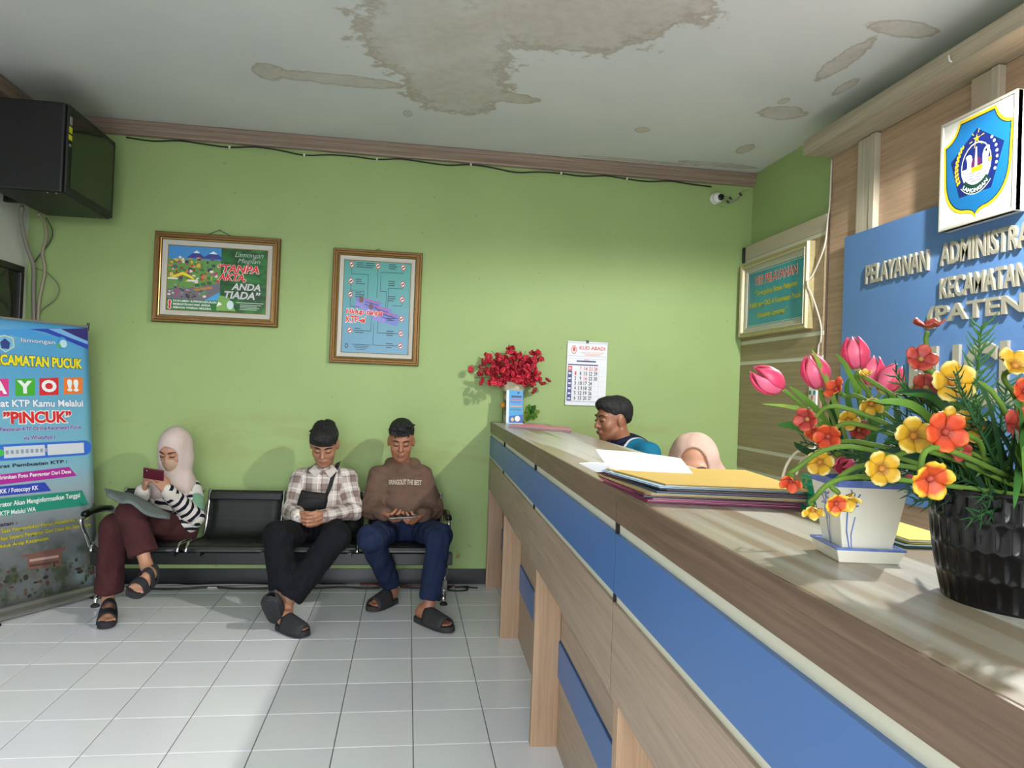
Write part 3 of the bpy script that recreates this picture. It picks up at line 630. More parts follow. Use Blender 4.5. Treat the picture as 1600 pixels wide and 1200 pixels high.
for nm, lab, cl, rad, pts in (
    ('cable_bundle', 'thick grey cable bundle hanging from the black cabinet along the corner', (132, 128, 116), .013, [(35, 322, .55), (33, 345, .62), (42, 385, .70), (52, 415, .74), (52, 450, .78), (53, 500, .785), (54, 560, .785), (54, 700, .785), (55, 860, .785)]),
    ('cable_loop', 'loose beige cable loop under the black cabinet', (158, 148, 126), .010, [(60, 334, .55), (70, 350, .68), (72, 372, .75), (66, 395, .78), (70, 420, .78), (66, 445, .78), (60, 480, .78), (58, 560, .78), (58, 700, .785), (58, 860, .785)]),
    ('thin_cable', 'thin dark cable curling over the green wall under the cabinet', (70, 74, 60), .004, [(54, 410, .77), (62, 398, .78), (78, 378, .78), (82, 360, .75), (72, 340, .62)]),
    ('thin_cable', 'thin pale cable bowing out over the green wall below the cabinet', (120, 124, 96), .0035, [(54, 418, .785), (76, 428, .785), (92, 448, .785), (86, 468, .785), (66, 484, .785), (58, 500, .785)])):
    w3 = [PY(a, b, y) for a, b, y in pts]; o = w3[0]
    tag(MB().tube(rel(spline(w3, 5), o), rad, 7).build(nm, mat('cable_%d_%d_%d' % cl, cl, .55), smooth=True, loc=o), lab, 'cable')
# ------------------------------------------------------------------ roll-up banner
RB, RT, LB = Vector((-1.978, .60, .062)), Vector((-2.057, .48, 1.680)), Vector((-2.378, -.06, .062)); LT = RT+(LB-RB)
bn = empty('rollup_banner', 'pale blue roll-up information banner standing beside the left wall', 'banner', (-2.2, .27, 0)); BO = Vector((-2.2, .27, 0))
BU, BV = RB-LB, RT-RB; BN = BU.cross(BV).normalized()
def bnsurf(u, v, h): return LB+BU*u+BV*v+BN*(h)-BO
def bnpx(px, py):
    d = Vector(ray(px, py)); t = (RB-Vector(CAM)).dot(BN)/d.dot(BN); q = Vector(CAM)+d*t-LB
    v = (q-BU*(q.dot(BU)/BU.dot(BU))).dot(BV)/(BV-BU*(BV.dot(BU)/BU.dot(BU))).dot(BV); return (q-BV*v).dot(BU)/BU.dot(BU), v
g = NG('banner_print', .35); p = g.obj(); zz = g.sep(p)[2]; nn = g.noise(p, 9, 5, .6); n4 = g.noise(p, 3, 3)
c = g.ramp(g.smooth(zz, .15, 1.65), [(0, (96, 100, 100)), (.16, (128, 134, 136)), (.30, (150, 170, 178)), (.45, (128, 182, 200)), (.75, (112, 176, 204)), (1, (84, 158, 206))])
c = g.mix(g.math('MULTIPLY', g.smooth(zz, .46, .26), g.smooth(nn, .42, .62)), c, (66, 74, 58)); c = g.mix(g.math('MULTIPLY', g.smooth(n4, .55, .75), .35), c, (170, 200, 206))
MB().grid(lambda u, v: bnsurf(u, v, 0), 16, 24, .0012).build('banner_sheet', g.done(c), bn, smooth=True)
pr = Print(bnsurf, bn)
def ppoly(pts, m): pr.poly([bnpx(*q) for q in pts], m)
ppoly([(45, 514), (137, 513), (138, 546), (100, 530), (70, 519)], ink(40, 66, 170)); ppoly([(75, 514), (137, 513), (137, 538), (110, 528)], ink(120, 176, 222)); ppoly([(95, 514), (137, 513), (137, 533), (118, 525)], ink(46, 40, 110))
ppoly([(-30, 515), (45, 514), (90, 531), (60, 532), (20, 524), (-30, 528)], ink(70, 150, 210))
pr.flush('wave_print'); cx, cy = bnpx(8, 537)
pr.poly([(cx+.060*a, cy+.030*b) for a, b in ((-1, .75), (0, 1), (1, .75), (1.08, -.3), (0, -1), (-1.08, -.3))], ink(222, 220, 170)).poly([(cx+.054*a, cy+.027*b) for a, b in ((-1, .75), (0, 1), (1, .75), (1.08, -.3), (0, -1), (-1.08, -.3))], ink(120, 180, 212)).poly([(cx+.036*a, cy+.019*b) for a, b in ((-1, .2), (0, 1), (1, .2), (.7, -.9), (-.7, -.9))], ink(44, 66, 130))
pr.flush('crest_print')
for (a, b), rr_, m in (((97, 536), .045, ink(60, 150, 210)), ((99, 537), .030, ink(190, 220, 232)), ((92, 540), .016, ink(90, 170, 70))):
    u, v = bnpx(a, b); pr.disc(u, v, rr_, m, ry=rr_*.5)
pr.flush('swirl_print')
def box4(x0, y0, x1, y1, m): ppoly([(x0, y1), (x1, y1-1), (x1, y0-1), (x0, y0)], m); pr.flush('letter_tile')
for x0, x1, y0, y1, m in ((-17, 13.5, 592.5, 620, ink(220, 60, 140)), (24, 54.5, 592, 619, ink(70, 176, 50)), (61.5, 91.5, 591, 618, ink(214, 44, 50)), (99.5, 129, 590.5, 616, ink(236, 124, 48))): box4(x0, y0, x1, y1, m)
u0, v0 = bnpx(-40, 724); u1, v1 = bnpx(133, 711); _, v2 = bnpx(133, 688)
pr.rect(u0, v1, u1, v2, ink(52, 110, 206)); pr.disc(u1, (v1+v2)/2, (v2-v1)/2*2.0, ink(52, 110, 206), ry=(v2-v1)/2); w_ = v2-v1
a, _ = bnpx(6, 707); b, _ = bnpx(70, 700); c_, _ = bnpx(131, 700)
pr.rect(a, v1+w_*.15, b, v2-w_*.15, ink(206, 214, 222)).rect(b+.02, v1+w_*.15, c_, v2-w_*.15, ink(214, 218, 224)); a2, _ = bnpx(0, 707); pr.disc(a2, (v1+v2)/2, .030, ink(70, 190, 80), ry=.012)
for k in range(9): pr.rect(a+.012+k*.036, v1+w_*.38, a+.034+k*.036, v1+w_*.62, ink(150, 158, 172))
pr.flush('number_field')
for pts_, m_ in (([(-40, 762), (120, 743.5), (108, 729.5), (-40, 746)], ink(176, 44, 150)), ([(-40, 779), (80, 767), (70, 753.5), (-40, 764)], ink(52, 70, 176)), ([(-40, 812), (139, 789), (128, 766), (-40, 783)], ink(40, 140, 116))): ppoly(pts_, m_); pr.flush('colour_bar')
pr.flush('bar_print'); ppoly([(30, 868), (105, 854), (98, 860), (94, 884), (42, 890), (44, 872)], ink(120, 84, 74)); pr.flush('building_print'); ppoly([(46, 874), (92, 867), (91, 871), (46, 878)], ink(180, 150, 140)); pr.flush('roof_print'); ppoly([(46, 882), (92, 876), (91, 880), (46, 886)], ink(84, 62, 56)); pr.flush('roof_print')
for k in range(60):
    x, y = rnd.uniform(-10, 148), rnd.uniform(880, 930); u, v = bnpx(x, y-(x-75)*.12)
    if .0 < v < .28 and .02 < u < .98: pr.disc(u, v, rnd.uniform(.008, .03), rnd.choice([ink(54, 66, 44), ink(74, 84, 60), ink(50, 48, 42), ink(96, 92, 84), ink(84, 60, 50)]), n=7, ry=rnd.uniform(.004, .012))
tag(pr.flush('tree_print'), kind='stuff')
def line(t, part, x0, x1, y0, y1, m, bold=.02, outline=None, ow=.04, tilt=0., shear=0.):
    "right end of the line at x1 spanning y0..y1 px; part is what the photograph shows of t"
    u1, va = bnpx(x1, y1); _, vb = bnpx(x1, y0); u0, _ = bnpx(x0, y1+(x1-x0)*.03); w_ = (u1-u0)*text2d(t, bold)[2][0]/text2d(part, bold)[2][0]
    pr.text(t, u1-w_, va, u1, vb, m, bold, shear, outline=outline, ow=ow, tilt=tilt)
wht_ = ink(240, 242, 242); yl2 = ink(238, 224, 40); pur = ink(104, 56, 150)
line('lamongan', 'lamongan', 33, 86, 532, 540, ink(214, 220, 226), .01, ink(90, 120, 150), .03)
line('KECAMATAN PUCUK', 'CAMATAN PUCUK', 1, 128.7, 561, 576.5, yl2, .04, ink(90, 70, 20))
for t, x0, x1, y0, y1 in (('A', -11, 11, 596, 615.5), ('Y', 27, 51, 595, 615), ('O', 65, 88.5, 594, 613), ('!!', 105, 123, 593, 612)): line(t, t, x0, x1, y0, y1, wht_, .05)
line('Buat KTP Kamu Melalui', 'at KTP Kamu Melalui', 1, 129.5, 625, 635.5, wht_, .03, ink(70, 120, 180), .04)
line('”PiNCUK”', '”PiNCUK”', 5, 112, 642, 660, red, .04, wht_, .06)
line('(Pelayanan KTP Online Kecamatan Pucuk', 'Pelayanan KTP Online Kecamatan Pucuk', 0, 127, 664, 671.5, pur, .03, wht_, .03)
line('via WhatsApp )', 'via WhatsApp )', 37, 86, 679, 687, pur, .03, wht_, .03)
line('Syarat Pembuatan KTP :', 'rat Pembuatan KTP :', 0, 105, 718, 725, ink(56, 44, 58), .03)
line('Mengirimkan Foto Pengantar Dari Desa', 'irimkan Foto Pengantar Dari Desa', 0, 111, 733.5, 741, wht_, .02)
line('KTP / KK / Fotocopy KK', 'KK / Fotocopy KK', 0, 60, 758, 767, wht_, .02)
line('Operator Akan Menginformasikan Tanggal', 'rator Akan Menginformasikan Tanggal', 0, 125, 769.5, 779, wht_, .015)
line('Pengambilan KTP Melalui WA', 'KTP Melalui WA', 0, 56, 791.5, 801, wht_, .015)
line('Catatan :', 'atan :', 0, 27, 813, 819, ink(56, 44, 58), .03)
for t, pt, x1, y0, y1 in (('Pada Saat Pengambilan Harus Membawa Semua', 'Saat Pengambilan Harus Membawa Semua', 138, 806, 813), ('Berkas Seperti Pengantar Dari Desa dan Foto Copy', 'kas Seperti Pengantar Dari Desa dan Foto Copy', 142, 815.5, 823), ('Untuk Arsip Kecamatan', 'ntuk Arsip Kecamatan', 76, 837.5, 845)): line(t, pt, 1, x1, y0, y1, ink(196, 186, 40), .02, ink(72, 74, 40), .03)
d = BU.normalized(); nrm = Vector((d.y, -d.x, 0))
M_ALUB = mat('banner_base_aluminium', (170, 168, 162), .3, metal=.75)
prof = [(-.055, .012), (.075, .012), (.082, .02), (.075, .032), (.03, .045), (.02, .062), (-.02, .066), (-.05, .050)]
MB().prism([LB-d*.02-BO+nrm*a+Vector((0, 0, b-.062)) for a, b in prof][::-1], d*(BU.length+.04)).build('base', M_ALUB, bn, bevel=.002)
for t in (.12, .9):
    q = LB+BU*t-BO; q.z = 0; MB().prism([q+nrm*a+d*b for a, b in ((-.10, -.02), (.12, -.02), (.12, .02), (-.10, .02))], (0, 0, .013)).build('foot', mat('black_plastic'), bn)
MB().prism([LT-BO-BN*.008, RT-BO-BN*.008, RT-BO+BN*.008, LT-BO+BN*.008], (0, 0, .012)).build('top_rail', M_ALUB, bn)
MB().tube([RT-BO+BU*.0+Vector((0, 0, -.02)), RT-BO+Vector((.004, 0, .03))], .008, 8).build('pole_tip', mat('black_plastic'), bn)
MB().tube([(LB+RB)*.5-BO-nrm*.03, (LT+RT)*.5-BO-nrm*.03], .008, 8).build('support_pole', M_ALUB, bn)

# ------------------------------------------------------------------ four-seat waiting bench
BX0, SWD = -1.862, .5155
bc = empty('waiting_bench', 'black perforated metal four-seat waiting bench with chrome arms', 'bench', (-.83, .33, 0)); OB = Vector((-.83, .33, 0))
g = NG('perforated_black_steel', .42); p = g.obj(); vv = g.n('TexVoronoi'); vv.inputs['Scale'].default_value = 95; vv.inputs['Randomness'].default_value = 0; g.set(vv.inputs['Vector'], g.map(p, (1, .7, 1)))
hole = g.smooth(vv.outputs['Distance'], .34, .30); g.b.inputs['Metallic'].default_value = .2; g.bump(hole, -.5, .003)
M_PERF = g.done(g.mix(hole, (26, 30, 27), (7, 9, 8)))
M_BLKST = mat('black_steel', (15, 16, 17), .38, metal=.3); M_CHROME = mat('chrome', (205, 205, 205), .14, metal=1.)
prof = spline([(.125, .372), (.135, .395), (.18, .412), (.32, .402), (.44, .388), (.50, .405), (.535, .46), (.575, .57), (.605, .655), (.620, .668), (.636, .660)], 4)
n = len(prof)
for k in range(4):
    x0, x1 = BX0+k*SWD+.014, BX0+(k+1)*SWD-.014
    def fn(u, v): q = prof[min(n-1, round(v*(n-1)))]; return Vector((x0+(x1-x0)*u, q[0], q[1]))-OB
    s_ = MB().grid(fn, 6, n-1, .004).build('seat', M_PERF, bc, smooth=True)
    for x in (x0+.010, x1-.010): MB().tube([Vector((x, q[0], q[1]))-OB for q in prof], .011, 8).build('seat_edge', M_CHROME, s_, smooth=True)
    bx('seat_border', Vector((x0+.02, .560, .615))-OB, Vector((x1-.02, .590, .660))-OB, M_BLKST, s_, .004)
    bx('seat_border', Vector((x0+.02, .130, .372))-OB, Vector((x1-.02, .150, .402))-OB, M_BLKST, s_, .004)
    for x in (x0+.06, x1-.06): bx('seat_bracket', Vector((x-.012, .20, .325))-OB, Vector((x+.012, .46, .392))-OB, M_BLKST, s_)
bx('beam', Vector((BX0-.05, .30, .255))-OB, Vector((BX0+4*SWD+.05, .36, .330))-OB, M_BLKST, bc, .004)
for x in (BX0-.015, BX0+4*SWD+.005):
    lg_ = MB().tube([Vector((x, .33, .26))-OB, Vector((x, .345, .05))-OB], .020, 12).build('leg', M_CHROME, bc, smooth=True)
    MB().tube(spline([Vector((x, .315, .020))-OB, Vector((x, .33, .055))-OB, Vector((x, .45, .070))-OB, Vector((x, .62, .055))-OB, Vector((x, .66, .020))-OB], 4), .016, 10).build('foot_bar', M_CHROME, lg_, smooth=True)
    for y in (.312, .662): MB().lathe([(.024, 0), (.026, .008), (.018, .016), (.008, .02)], 14, c=Vector((x, y, 0))-OB).build('foot_pad', mat('dark_rubber', (40, 38, 36), .7), lg_, smooth=True)
    ar = MB().tube(spline([Vector((x, .565, .50))-OB, Vector((x, .50, .545))-OB, Vector((x, .30, .575))-OB, Vector((x, .10, .572))-OB, Vector((x, .075, .545))-OB, Vector((x, .16, .44))-OB, Vector((x, .20, .385))-OB], 5), .012, 10).build('armrest', M_CHROME, bc, smooth=True)
    MB().tube(spline([Vector((x, .48, .562))-OB, Vector((x, .30, .590))-OB, Vector((x, .11, .588))-OB], 4), .020, 10).build('arm_pad', M_BLKST, ar, smooth=True)
for k, (nm, cl, y0, rad, lab, xa, xb) in enumerate((('floor_cable', (140, 140, 136), .745, .008, 'thick grey cable lying along the black skirting', -1.9, -.45), ('floor_cable', (176, 172, 160), .715, .006, 'pale cable lying on the tiles below the bench', -1.9, .30), ('floor_cable', (34, 30, 28), .690, .007, 'dark cable on the tiles below the bench', -1.85, .40), ('floor_cable', (120, 44, 36), .760, .005, 'thin red cable beside the skirting below the bench', -.35, .30))):
    rk = random.Random(20+k); pts = [(x, y0+rk.uniform(-.022, .022), rad) for x in np.linspace(xa, xb, 14)]
    tag(MB().tube(rel(spline(pts, 4), pts[0]), rad, 6).build(nm, mat('cable_%d_%d_%d' % cl, cl, .55), smooth=True, loc=pts[0]), lab, 'cable')
lp_ = [(.32+.07*math.cos(t), .66+.055*math.sin(t), .006) for t in np.linspace(2.4, 7.4, 18)]+[(.46, .68, .006)]
tag(MB().tube(rel(lp_, lp_[0]), .005, 6).build('coiled_cable', mat('black_cable'), smooth=True, loc=lp_[0]), 'black cable loop on the tiles at the foot of the counter', 'cable')
# ------------------------------------------------------------------ implicit-surface modelling for bodies and clothes
A3 = lambda v: np.array((v[0], v[1], v[2]), float)
def q(px, py, Y): return A3(PY(px, py, Y))
class Sdf:
    def __init__(s, h): s.h = h; s.p = []
    def cap(s, a, b, ra, rb=None, k=.02, sub=False, flat=None):
        s.p.append(('cap', A3(a), A3(b), ra, ra if rb is None else rb, k, sub, flat)); return s
    def chain(s, pts, rs, k=.02):
        for i in range(len(pts)-1): s.cap(pts[i], pts[i+1], rs[i], rs[i+1], k)
        return s
    def ell(s, c, r, M=None, k=.02, sub=False):
        s.p.append(('ell', A3(c), A3(r), np.eye(3) if M is None else np.asarray(M), None, k, sub, None)); return s
    def box(s, c, r, M=None, rnd=.01, k=.02, sub=False):
        s.p.append(('box', A3(c), A3(r), np.eye(3) if M is None else np.asarray(M), rnd, k, sub, None)); return s
    @staticmethod
    def dist(p, X):
        if p[0] == 'cap':
            a, b = p[1], p[2]; ba = b-a; L2 = max(ba @ ba, 1e-12); t = np.clip(((X-a) @ ba)/L2, 0, 1)
            d = X-a-t[..., None]*ba; d = np.sqrt((d*d).sum(-1))-(p[3]+(p[4]-p[3])*t)
            if p[7] is not None:
                sx = np.asarray(p[7]); d2 = X-a-t[..., None]*ba; w = d2 @ sx; d2 = d2+np.multiply.outer(w*.45, sx); d = np.sqrt((d2*d2).sum(-1))-(p[3]+(p[4]-p[3])*t)
            return d
        Y = (X-p[1]) @ p[3]      # columns of M are the local axes
        if p[0] == 'ell':
            r = p[2]; a = Y/r; k0 = np.sqrt((a*a).sum(-1)); b = a/r; k1 = np.sqrt((b*b).sum(-1)); return k0*(k0-1)/np.maximum(k1, 1e-6)
        e = np.abs(Y)-(p[2]-p[4]); return np.sqrt((np.maximum(e, 0)**2).sum(-1))+np.minimum(e.max(-1), 0)-p[4]
    @staticmethod
    def bounds(p):
        if p[0] == 'cap': r = max(p[3], p[4])*1.35 if p[7] is not None else max(p[3], p[4]); return np.minimum(p[1], p[2])-r, np.maximum(p[1], p[2])+r
        e = np.abs(p[3]) @ p[2]; return p[1]-e, p[1]+e
    def solve(s, wrinkle=None):
        h = s.h; bs = [s.bounds(p) for p in s.p if not p[6]]
        lo = np.min([b[0] for b in bs], 0)-4*h-.02; hi = np.max([b[1] for b in bs], 0)+4*h+.02
        n = np.ceil((hi-lo)/h).astype(int)+1; F = np.full(n, .1, np.float32); ax = [lo[i]+h*np.arange(n[i]) for i in range(3)]
        for p in s.p:
            b0, b1 = s.bounds(p); m = p[5]*1.2+3*h
            i0 = np.clip(np.floor((b0-m-lo)/h).astype(int), 0, n); i1 = np.clip(np.ceil((b1+m-lo)/h).astype(int)+1, 0, n)
            if (i1 <= i0).any(): continue
            X = np.stack(np.meshgrid(*[ax[i][i0[i]:i1[i]] for i in range(3)], indexing='ij'), -1)
            d = s.dist(p, X).astype(np.float32); sl = tuple(slice(i0[i], i1[i]) for i in range(3)); f = F[sl]; k = max(p[5], 1e-4)
            if p[6]: d = -d; w = np.maximum(k-np.abs(f-d), 0)/k; F[sl] = np.maximum(f, d)+w*w*k*.25
            else: w = np.maximum(k-np.abs(f-d), 0)/k; F[sl] = np.minimum(f, d)-w*w*k*.25
        V, Q = surface_nets(F, lo, h)
        if wrinkle:
            N = vnormals(V, Q); amp, freq, seed, st = wrinkle; rg = np.random.RandomState(seed); dsp = np.zeros(len(V))
            for _ in range(6):
                kv = rg.normal(size=3)*freq*np.array(st); dsp += (np.abs(np.sin(.55*(V @ kv)+rg.uniform(0, 6.28)+1.1*np.sin(V @ (rg.normal(size=3)*freq*.4)+rg.uniform(0, 6))))-.64)*1.9
            V = V+N*(amp*dsp/2.4)[:, None]
        return V, Q
    def patt(s, V):
        "pattern coordinates: across and along the nearest piece"
        best = np.full(len(V), 9.); uv = np.zeros((len(V), 3))
        for i, p in enumerate(s.p):
            if p[6]: continue
            d = s.dist(p, V); m = d < best; best[m] = d[m]
            if p[0] == 'cap':
                a, b = p[1], p[2]; ax = b-a; L = np.linalg.norm(ax)+1e-9; ax = ax/L; x, y, _ = [A3(w) for w in frame_from(ax)]
                Wv = V[m]-a; uv[m, 0] = np.arctan2(Wv @ x, Wv @ y)*max(p[3], p[4]); uv[m, 1] = Wv @ ax+.37*i
            else: uv[m, 0] = V[m, 0]; uv[m, 1] = V[m, 2]
            uv[m, 2] = i
        return uv
    def build(s, name, m, parent, pattern=False, wrinkle=None, iters=1):
        V, Q = s.solve(wrinkle); V = relax(V, Q, iters)
        me = bpy.data.meshes.new(name); O = A3(parent.location) if parent else np.zeros(3)
        me.vertices.add(len(V)); me.vertices.foreach_set('co', (V-O).astype(np.float32).ravel())
        me.loops.add(len(Q)*4); me.loops.foreach_set('vertex_index', Q.astype(np.int32).ravel())
        me.polygons.add(len(Q)); me.polygons.foreach_set('loop_start', np.arange(0, len(Q)*4, 4, dtype=np.int32)); me.polygons.foreach_set('use_smooth', np.ones(len(Q), bool))
        me.update(calc_edges=True); me.validate()
        if pattern:
            at_ = me.attributes.new('puv', 'FLOAT_VECTOR', 'POINT'); at_.data.foreach_set('vector', s.patt(V).astype(np.float32).ravel())
        return link(name, me, m, parent)
def vnormals(V, Q):
    n = np.cross(V[Q[:, 2]]-V[Q[:, 0]], V[Q[:, 3]]-V[Q[:, 1]]); N = np.zeros_like(V)
    for k in range(4): np.add.at(N, Q[:, k], n)
    return N/np.maximum(np.linalg.norm(N, axis=1, keepdims=True), 1e-9)
def relax(V, Q, it):
    for _ in range(it):
        S = np.zeros_like(V); c = np.zeros(len(V))
        for k in range(4):
            np.add.at(S, Q[:, k], V[Q[:, (k+1) % 4]]+V[Q[:, k-1]]); np.add.at(c, Q[:, k], 2)
        V = V*.5+.5*S/np.maximum(c, 1)[:, None]
    return V
def surface_nets(F, lo, h):
    s = F < 0; n = F.shape
    c = [s[i:n[0]-1+i, j:n[1]-1+j, k:n[2]-1+k] for i in (0, 1) for j in (0, 1) for k in (0, 1)]
    tot = sum(x.astype(np.int8) for x in c); act = (tot > 0) & (tot < 8); I = np.argwhere(act); idx = np.full(act.shape, -1, np.int32); idx[act] = np.arange(len(I))
    corners = np.array([(i, j, k) for i in (0, 1) for j in (0, 1) for k in (0, 1)]); val = np.stack([F[I[:, 0]+a, I[:, 1]+b, I[:, 2]+d] for a, b, d in corners], 1)
    P = np.zeros((len(I), 3)); cnt = np.zeros(len(I))
    for a in range(8):
        for b in range(a+1, 8):
            if np.abs(corners[a]-corners[b]).sum() != 1: continue
            va, vb = val[:, a], val[:, b]; m = (va < 0) != (vb < 0); t = np.where(m, va/np.where(m, va-vb, 1), 0)
            P += np.where(m[:, None], corners[a]+t[:, None]*(corners[b]-corners[a]), 0); cnt += m
    V = (I+P/cnt[:, None])*h+lo; Q = []
    for ax in range(3):
        a = np.take(s, range(n[ax]-1), ax); b = np.take(s, range(1, n[ax]), ax); E = np.argwhere(a != b); flip = a[tuple(E.T)]
        u, w = (ax+1) % 3, (ax+2) % 3; ok = (E[:, u] > 0) & (E[:, w] > 0) & (E[:, u] < n[u]-1) & (E[:, w] < n[w]-1); E = E[ok]; flip = flip[ok]
        def cell(du, dw): e = E.copy(); e[:, u] -= du; e[:, w] -= dw; return idx[tuple(e.T)]
        qd = np.stack([cell(1, 1), cell(0, 1), cell(0, 0), cell(1, 0)], 1); qd[~flip] = qd[~flip][:, ::-1]; Q.append(qd)
    Q = np.concatenate(Q); return V, Q[(Q >= 0).all(1)]

# ------------------------------------------------------------------ body pieces
def rotm(fwd, up=(0, 0, 1)):
    "columns: x = the person's right-hand side seen from the front reversed, y = forward, z = up"
    f = A3(fwd); f /= np.linalg.norm(f); u = A3(up); x = np.cross(f, u); x /= np.linalg.norm(x); u = np.cross(x, f); return np.stack([x, f, u], 1)
def head(S, c, R, sc, neck, neck_r=.050, ears=True):
    L = lambda x, y, z: c+R @ (np.array((x, y, z))*sc)
    S.ell(L(0, -.014, .036), np.array((.076, .094, .086))*sc, R, .02).ell(L(0, .020, -.030), np.array((.064, .070, .088))*sc, R, .03)
    S.ell(L(0, .034, -.080), np.array((.048, .046, .040))*sc, R, .03).ell(L(0, .068, -.104), np.array((.021, .016, .016))*sc, R, .02)
    S.ell(L(0, .074, .026), np.array((.052, .018, .012))*sc, R, .02)
    for x in (-1, 1):
        S.ell(L(.038*x, .056, -.030), np.array((.026, .026, .026))*sc, R, .02)
        S.ell(L(.031*x, .100, .004), np.array((.020, .014, .011))*sc, R, .010, True); S.ell(L(.031*x, .079, .002), np.array((.015, .012, .010))*sc, R, .004)
        if ears: S.ell(L(.077*x, -.006, -.006), np.array((.010, .021, .034))*sc, R, .008)
        S.ell(L(.013*x, .094, -.036), np.array((.009, .009, .008))*sc, R, .006)
    S.cap(L(0, .086, .008), L(0, .106, -.030), .008*sc, .013*sc, .010).ell(L(0, .089, -.064), np.array((.024, .013, .012))*sc, R, .010)
    S.cap(L(0, -.022, -.06), neck, neck_r*sc, neck_r*1.08, .03)
def face_parts(body, c, R, sc, brow, lip, look=0., mouth=True):
    O = A3(body.location); L = lambda x, y, z: Vector(c+R @ (np.array((x, y, z))*sc)-O)
    dk = mat('eyelash', (26, 18, 16), .5)
    for x in (-1, 1):
        MB().tube([L(.016*x, .0905, .001), L(.024*x, .0935, -.003), L(.033*x, .0935, -.004), L(.041*x, .0895, -.002), L(.047*x, .0835, .003)], [.0014*sc, .0026*sc, .0028*sc, .0026*sc, .0014*sc], 6).build('eye', dk, body, smooth=True)
        MB().tube([L(.013*x, .0925, .021), L(.024*x, .0945, .0265), L(.038*x, .0890, .0290), L(.052*x, .0760, .0230)], [.003*sc, .0044*sc, .0040*sc, .002*sc], 6).build('eyebrow', brow, body, smooth=True)
    if mouth:
        M4 = Matrix([list(R[i]) for i in range(3)])
        MB().ell(L(0, .0965, -.0615), (.022*sc, .0065*sc, .0048*sc), 12, 8, M4).build('lip', lip, body, smooth=True); MB().ell(L(0, .0955, -.0695), (.018*sc, .0065*sc, .0055*sc), 12, 8, M4).build('lip', lip, body, smooth=True)
def hand(S, w, d, n, side, sc=1.0, curls=(.5, .7, .5), spread=.021, thumb=(.5, .6)):
    "w wrist, d finger direction, n the way the palm faces, side = thumb side (+1 along d x n)"
    d = A3(d)/np.linalg.norm(d); n = A3(n); n -= d*(n @ d); n /= np.linalg.norm(n); s = np.cross(d, n)*side
    for j, (off, ln) in enumerate(((1.5, .92), (.5, 1.0), (-.5, .95), (-1.5, .76))):
        kb = w+(d*.078+s*off*spread-n*.002-d*.004*abs(off))*sc; S.cap(w+(d*.012+s*off*.012)*sc, kb, .0155*sc, .0118*sc, .012)
        p = kb; a = 0
        for m, (L, r0, r1) in enumerate(((.042, .0100, .0092), (.027, .0092, .0084), (.020, .0084, .0072))):
            a += curls[m] if not isinstance(curls[0], (tuple, list)) else curls[j][m]; p2 = p+(d*math.cos(a)+n*math.sin(a))*L*ln*sc; S.cap(p, p2, r0*sc, r1*sc, .004); p = p2
    t0 = w+(d*.022+s*.024)*sc; t1 = t0+(d*.030+s*.022+n*.012)*sc; t2 = t1+(d*.030+s*(.004-.012*thumb[0])+n*.018*thumb[1])*sc; t3 = t2+(d*.022-s*.010*thumb[0]+n*.014*thumb[1])*sc
    S.cap(w+d*.01*sc, t0, .017*sc, .015*sc, .012).cap(t0, t1, .0145*sc, .0115*sc, .008).cap(t1, t2, .0110*sc, .0100*sc, .004).cap(t2, t3, .0098*sc, .0080*sc, .004)
def foot(S, ankle, heel, toe, up=(0, 0, 1), sc=1.0):
    f = A3(toe)-A3(heel); L = np.linalg.norm(f); f = f/L; u = A3(up); s = np.cross(f, u); s /= np.linalg.norm(s); u = np.cross(s, f); b = A3(heel)+u*.050
    S.cap(ankle, b+f*.05*sc+u*.028, .033*sc, .034*sc, .02).cap(b+f*.03*sc+u*.004, b+f*(L*.62), .031*sc, .027*sc, .02).cap(b+f*.07*sc+u*.03, b+f*(L*.66)-u*.002, .030*sc, .022*sc, .02)
    S.cap(b+f*(L*.55)+s*.022, b+f*(L*.74)+s*.022-u*.010, .022, .017, .015).cap(b+f*(L*.55)-s*.022, b+f*(L*.72)-s*.022-u*.010, .022, .016, .015)
    for k in range(5): o = (k-2)*.0175; e = L*(.90-.035*abs(k-1.5)); S.cap(b+f*(L*.70)+s*o-u*.010, b+f*e+s*o*1.05-u*.013, .0105, .0095-.0004*k, .005)
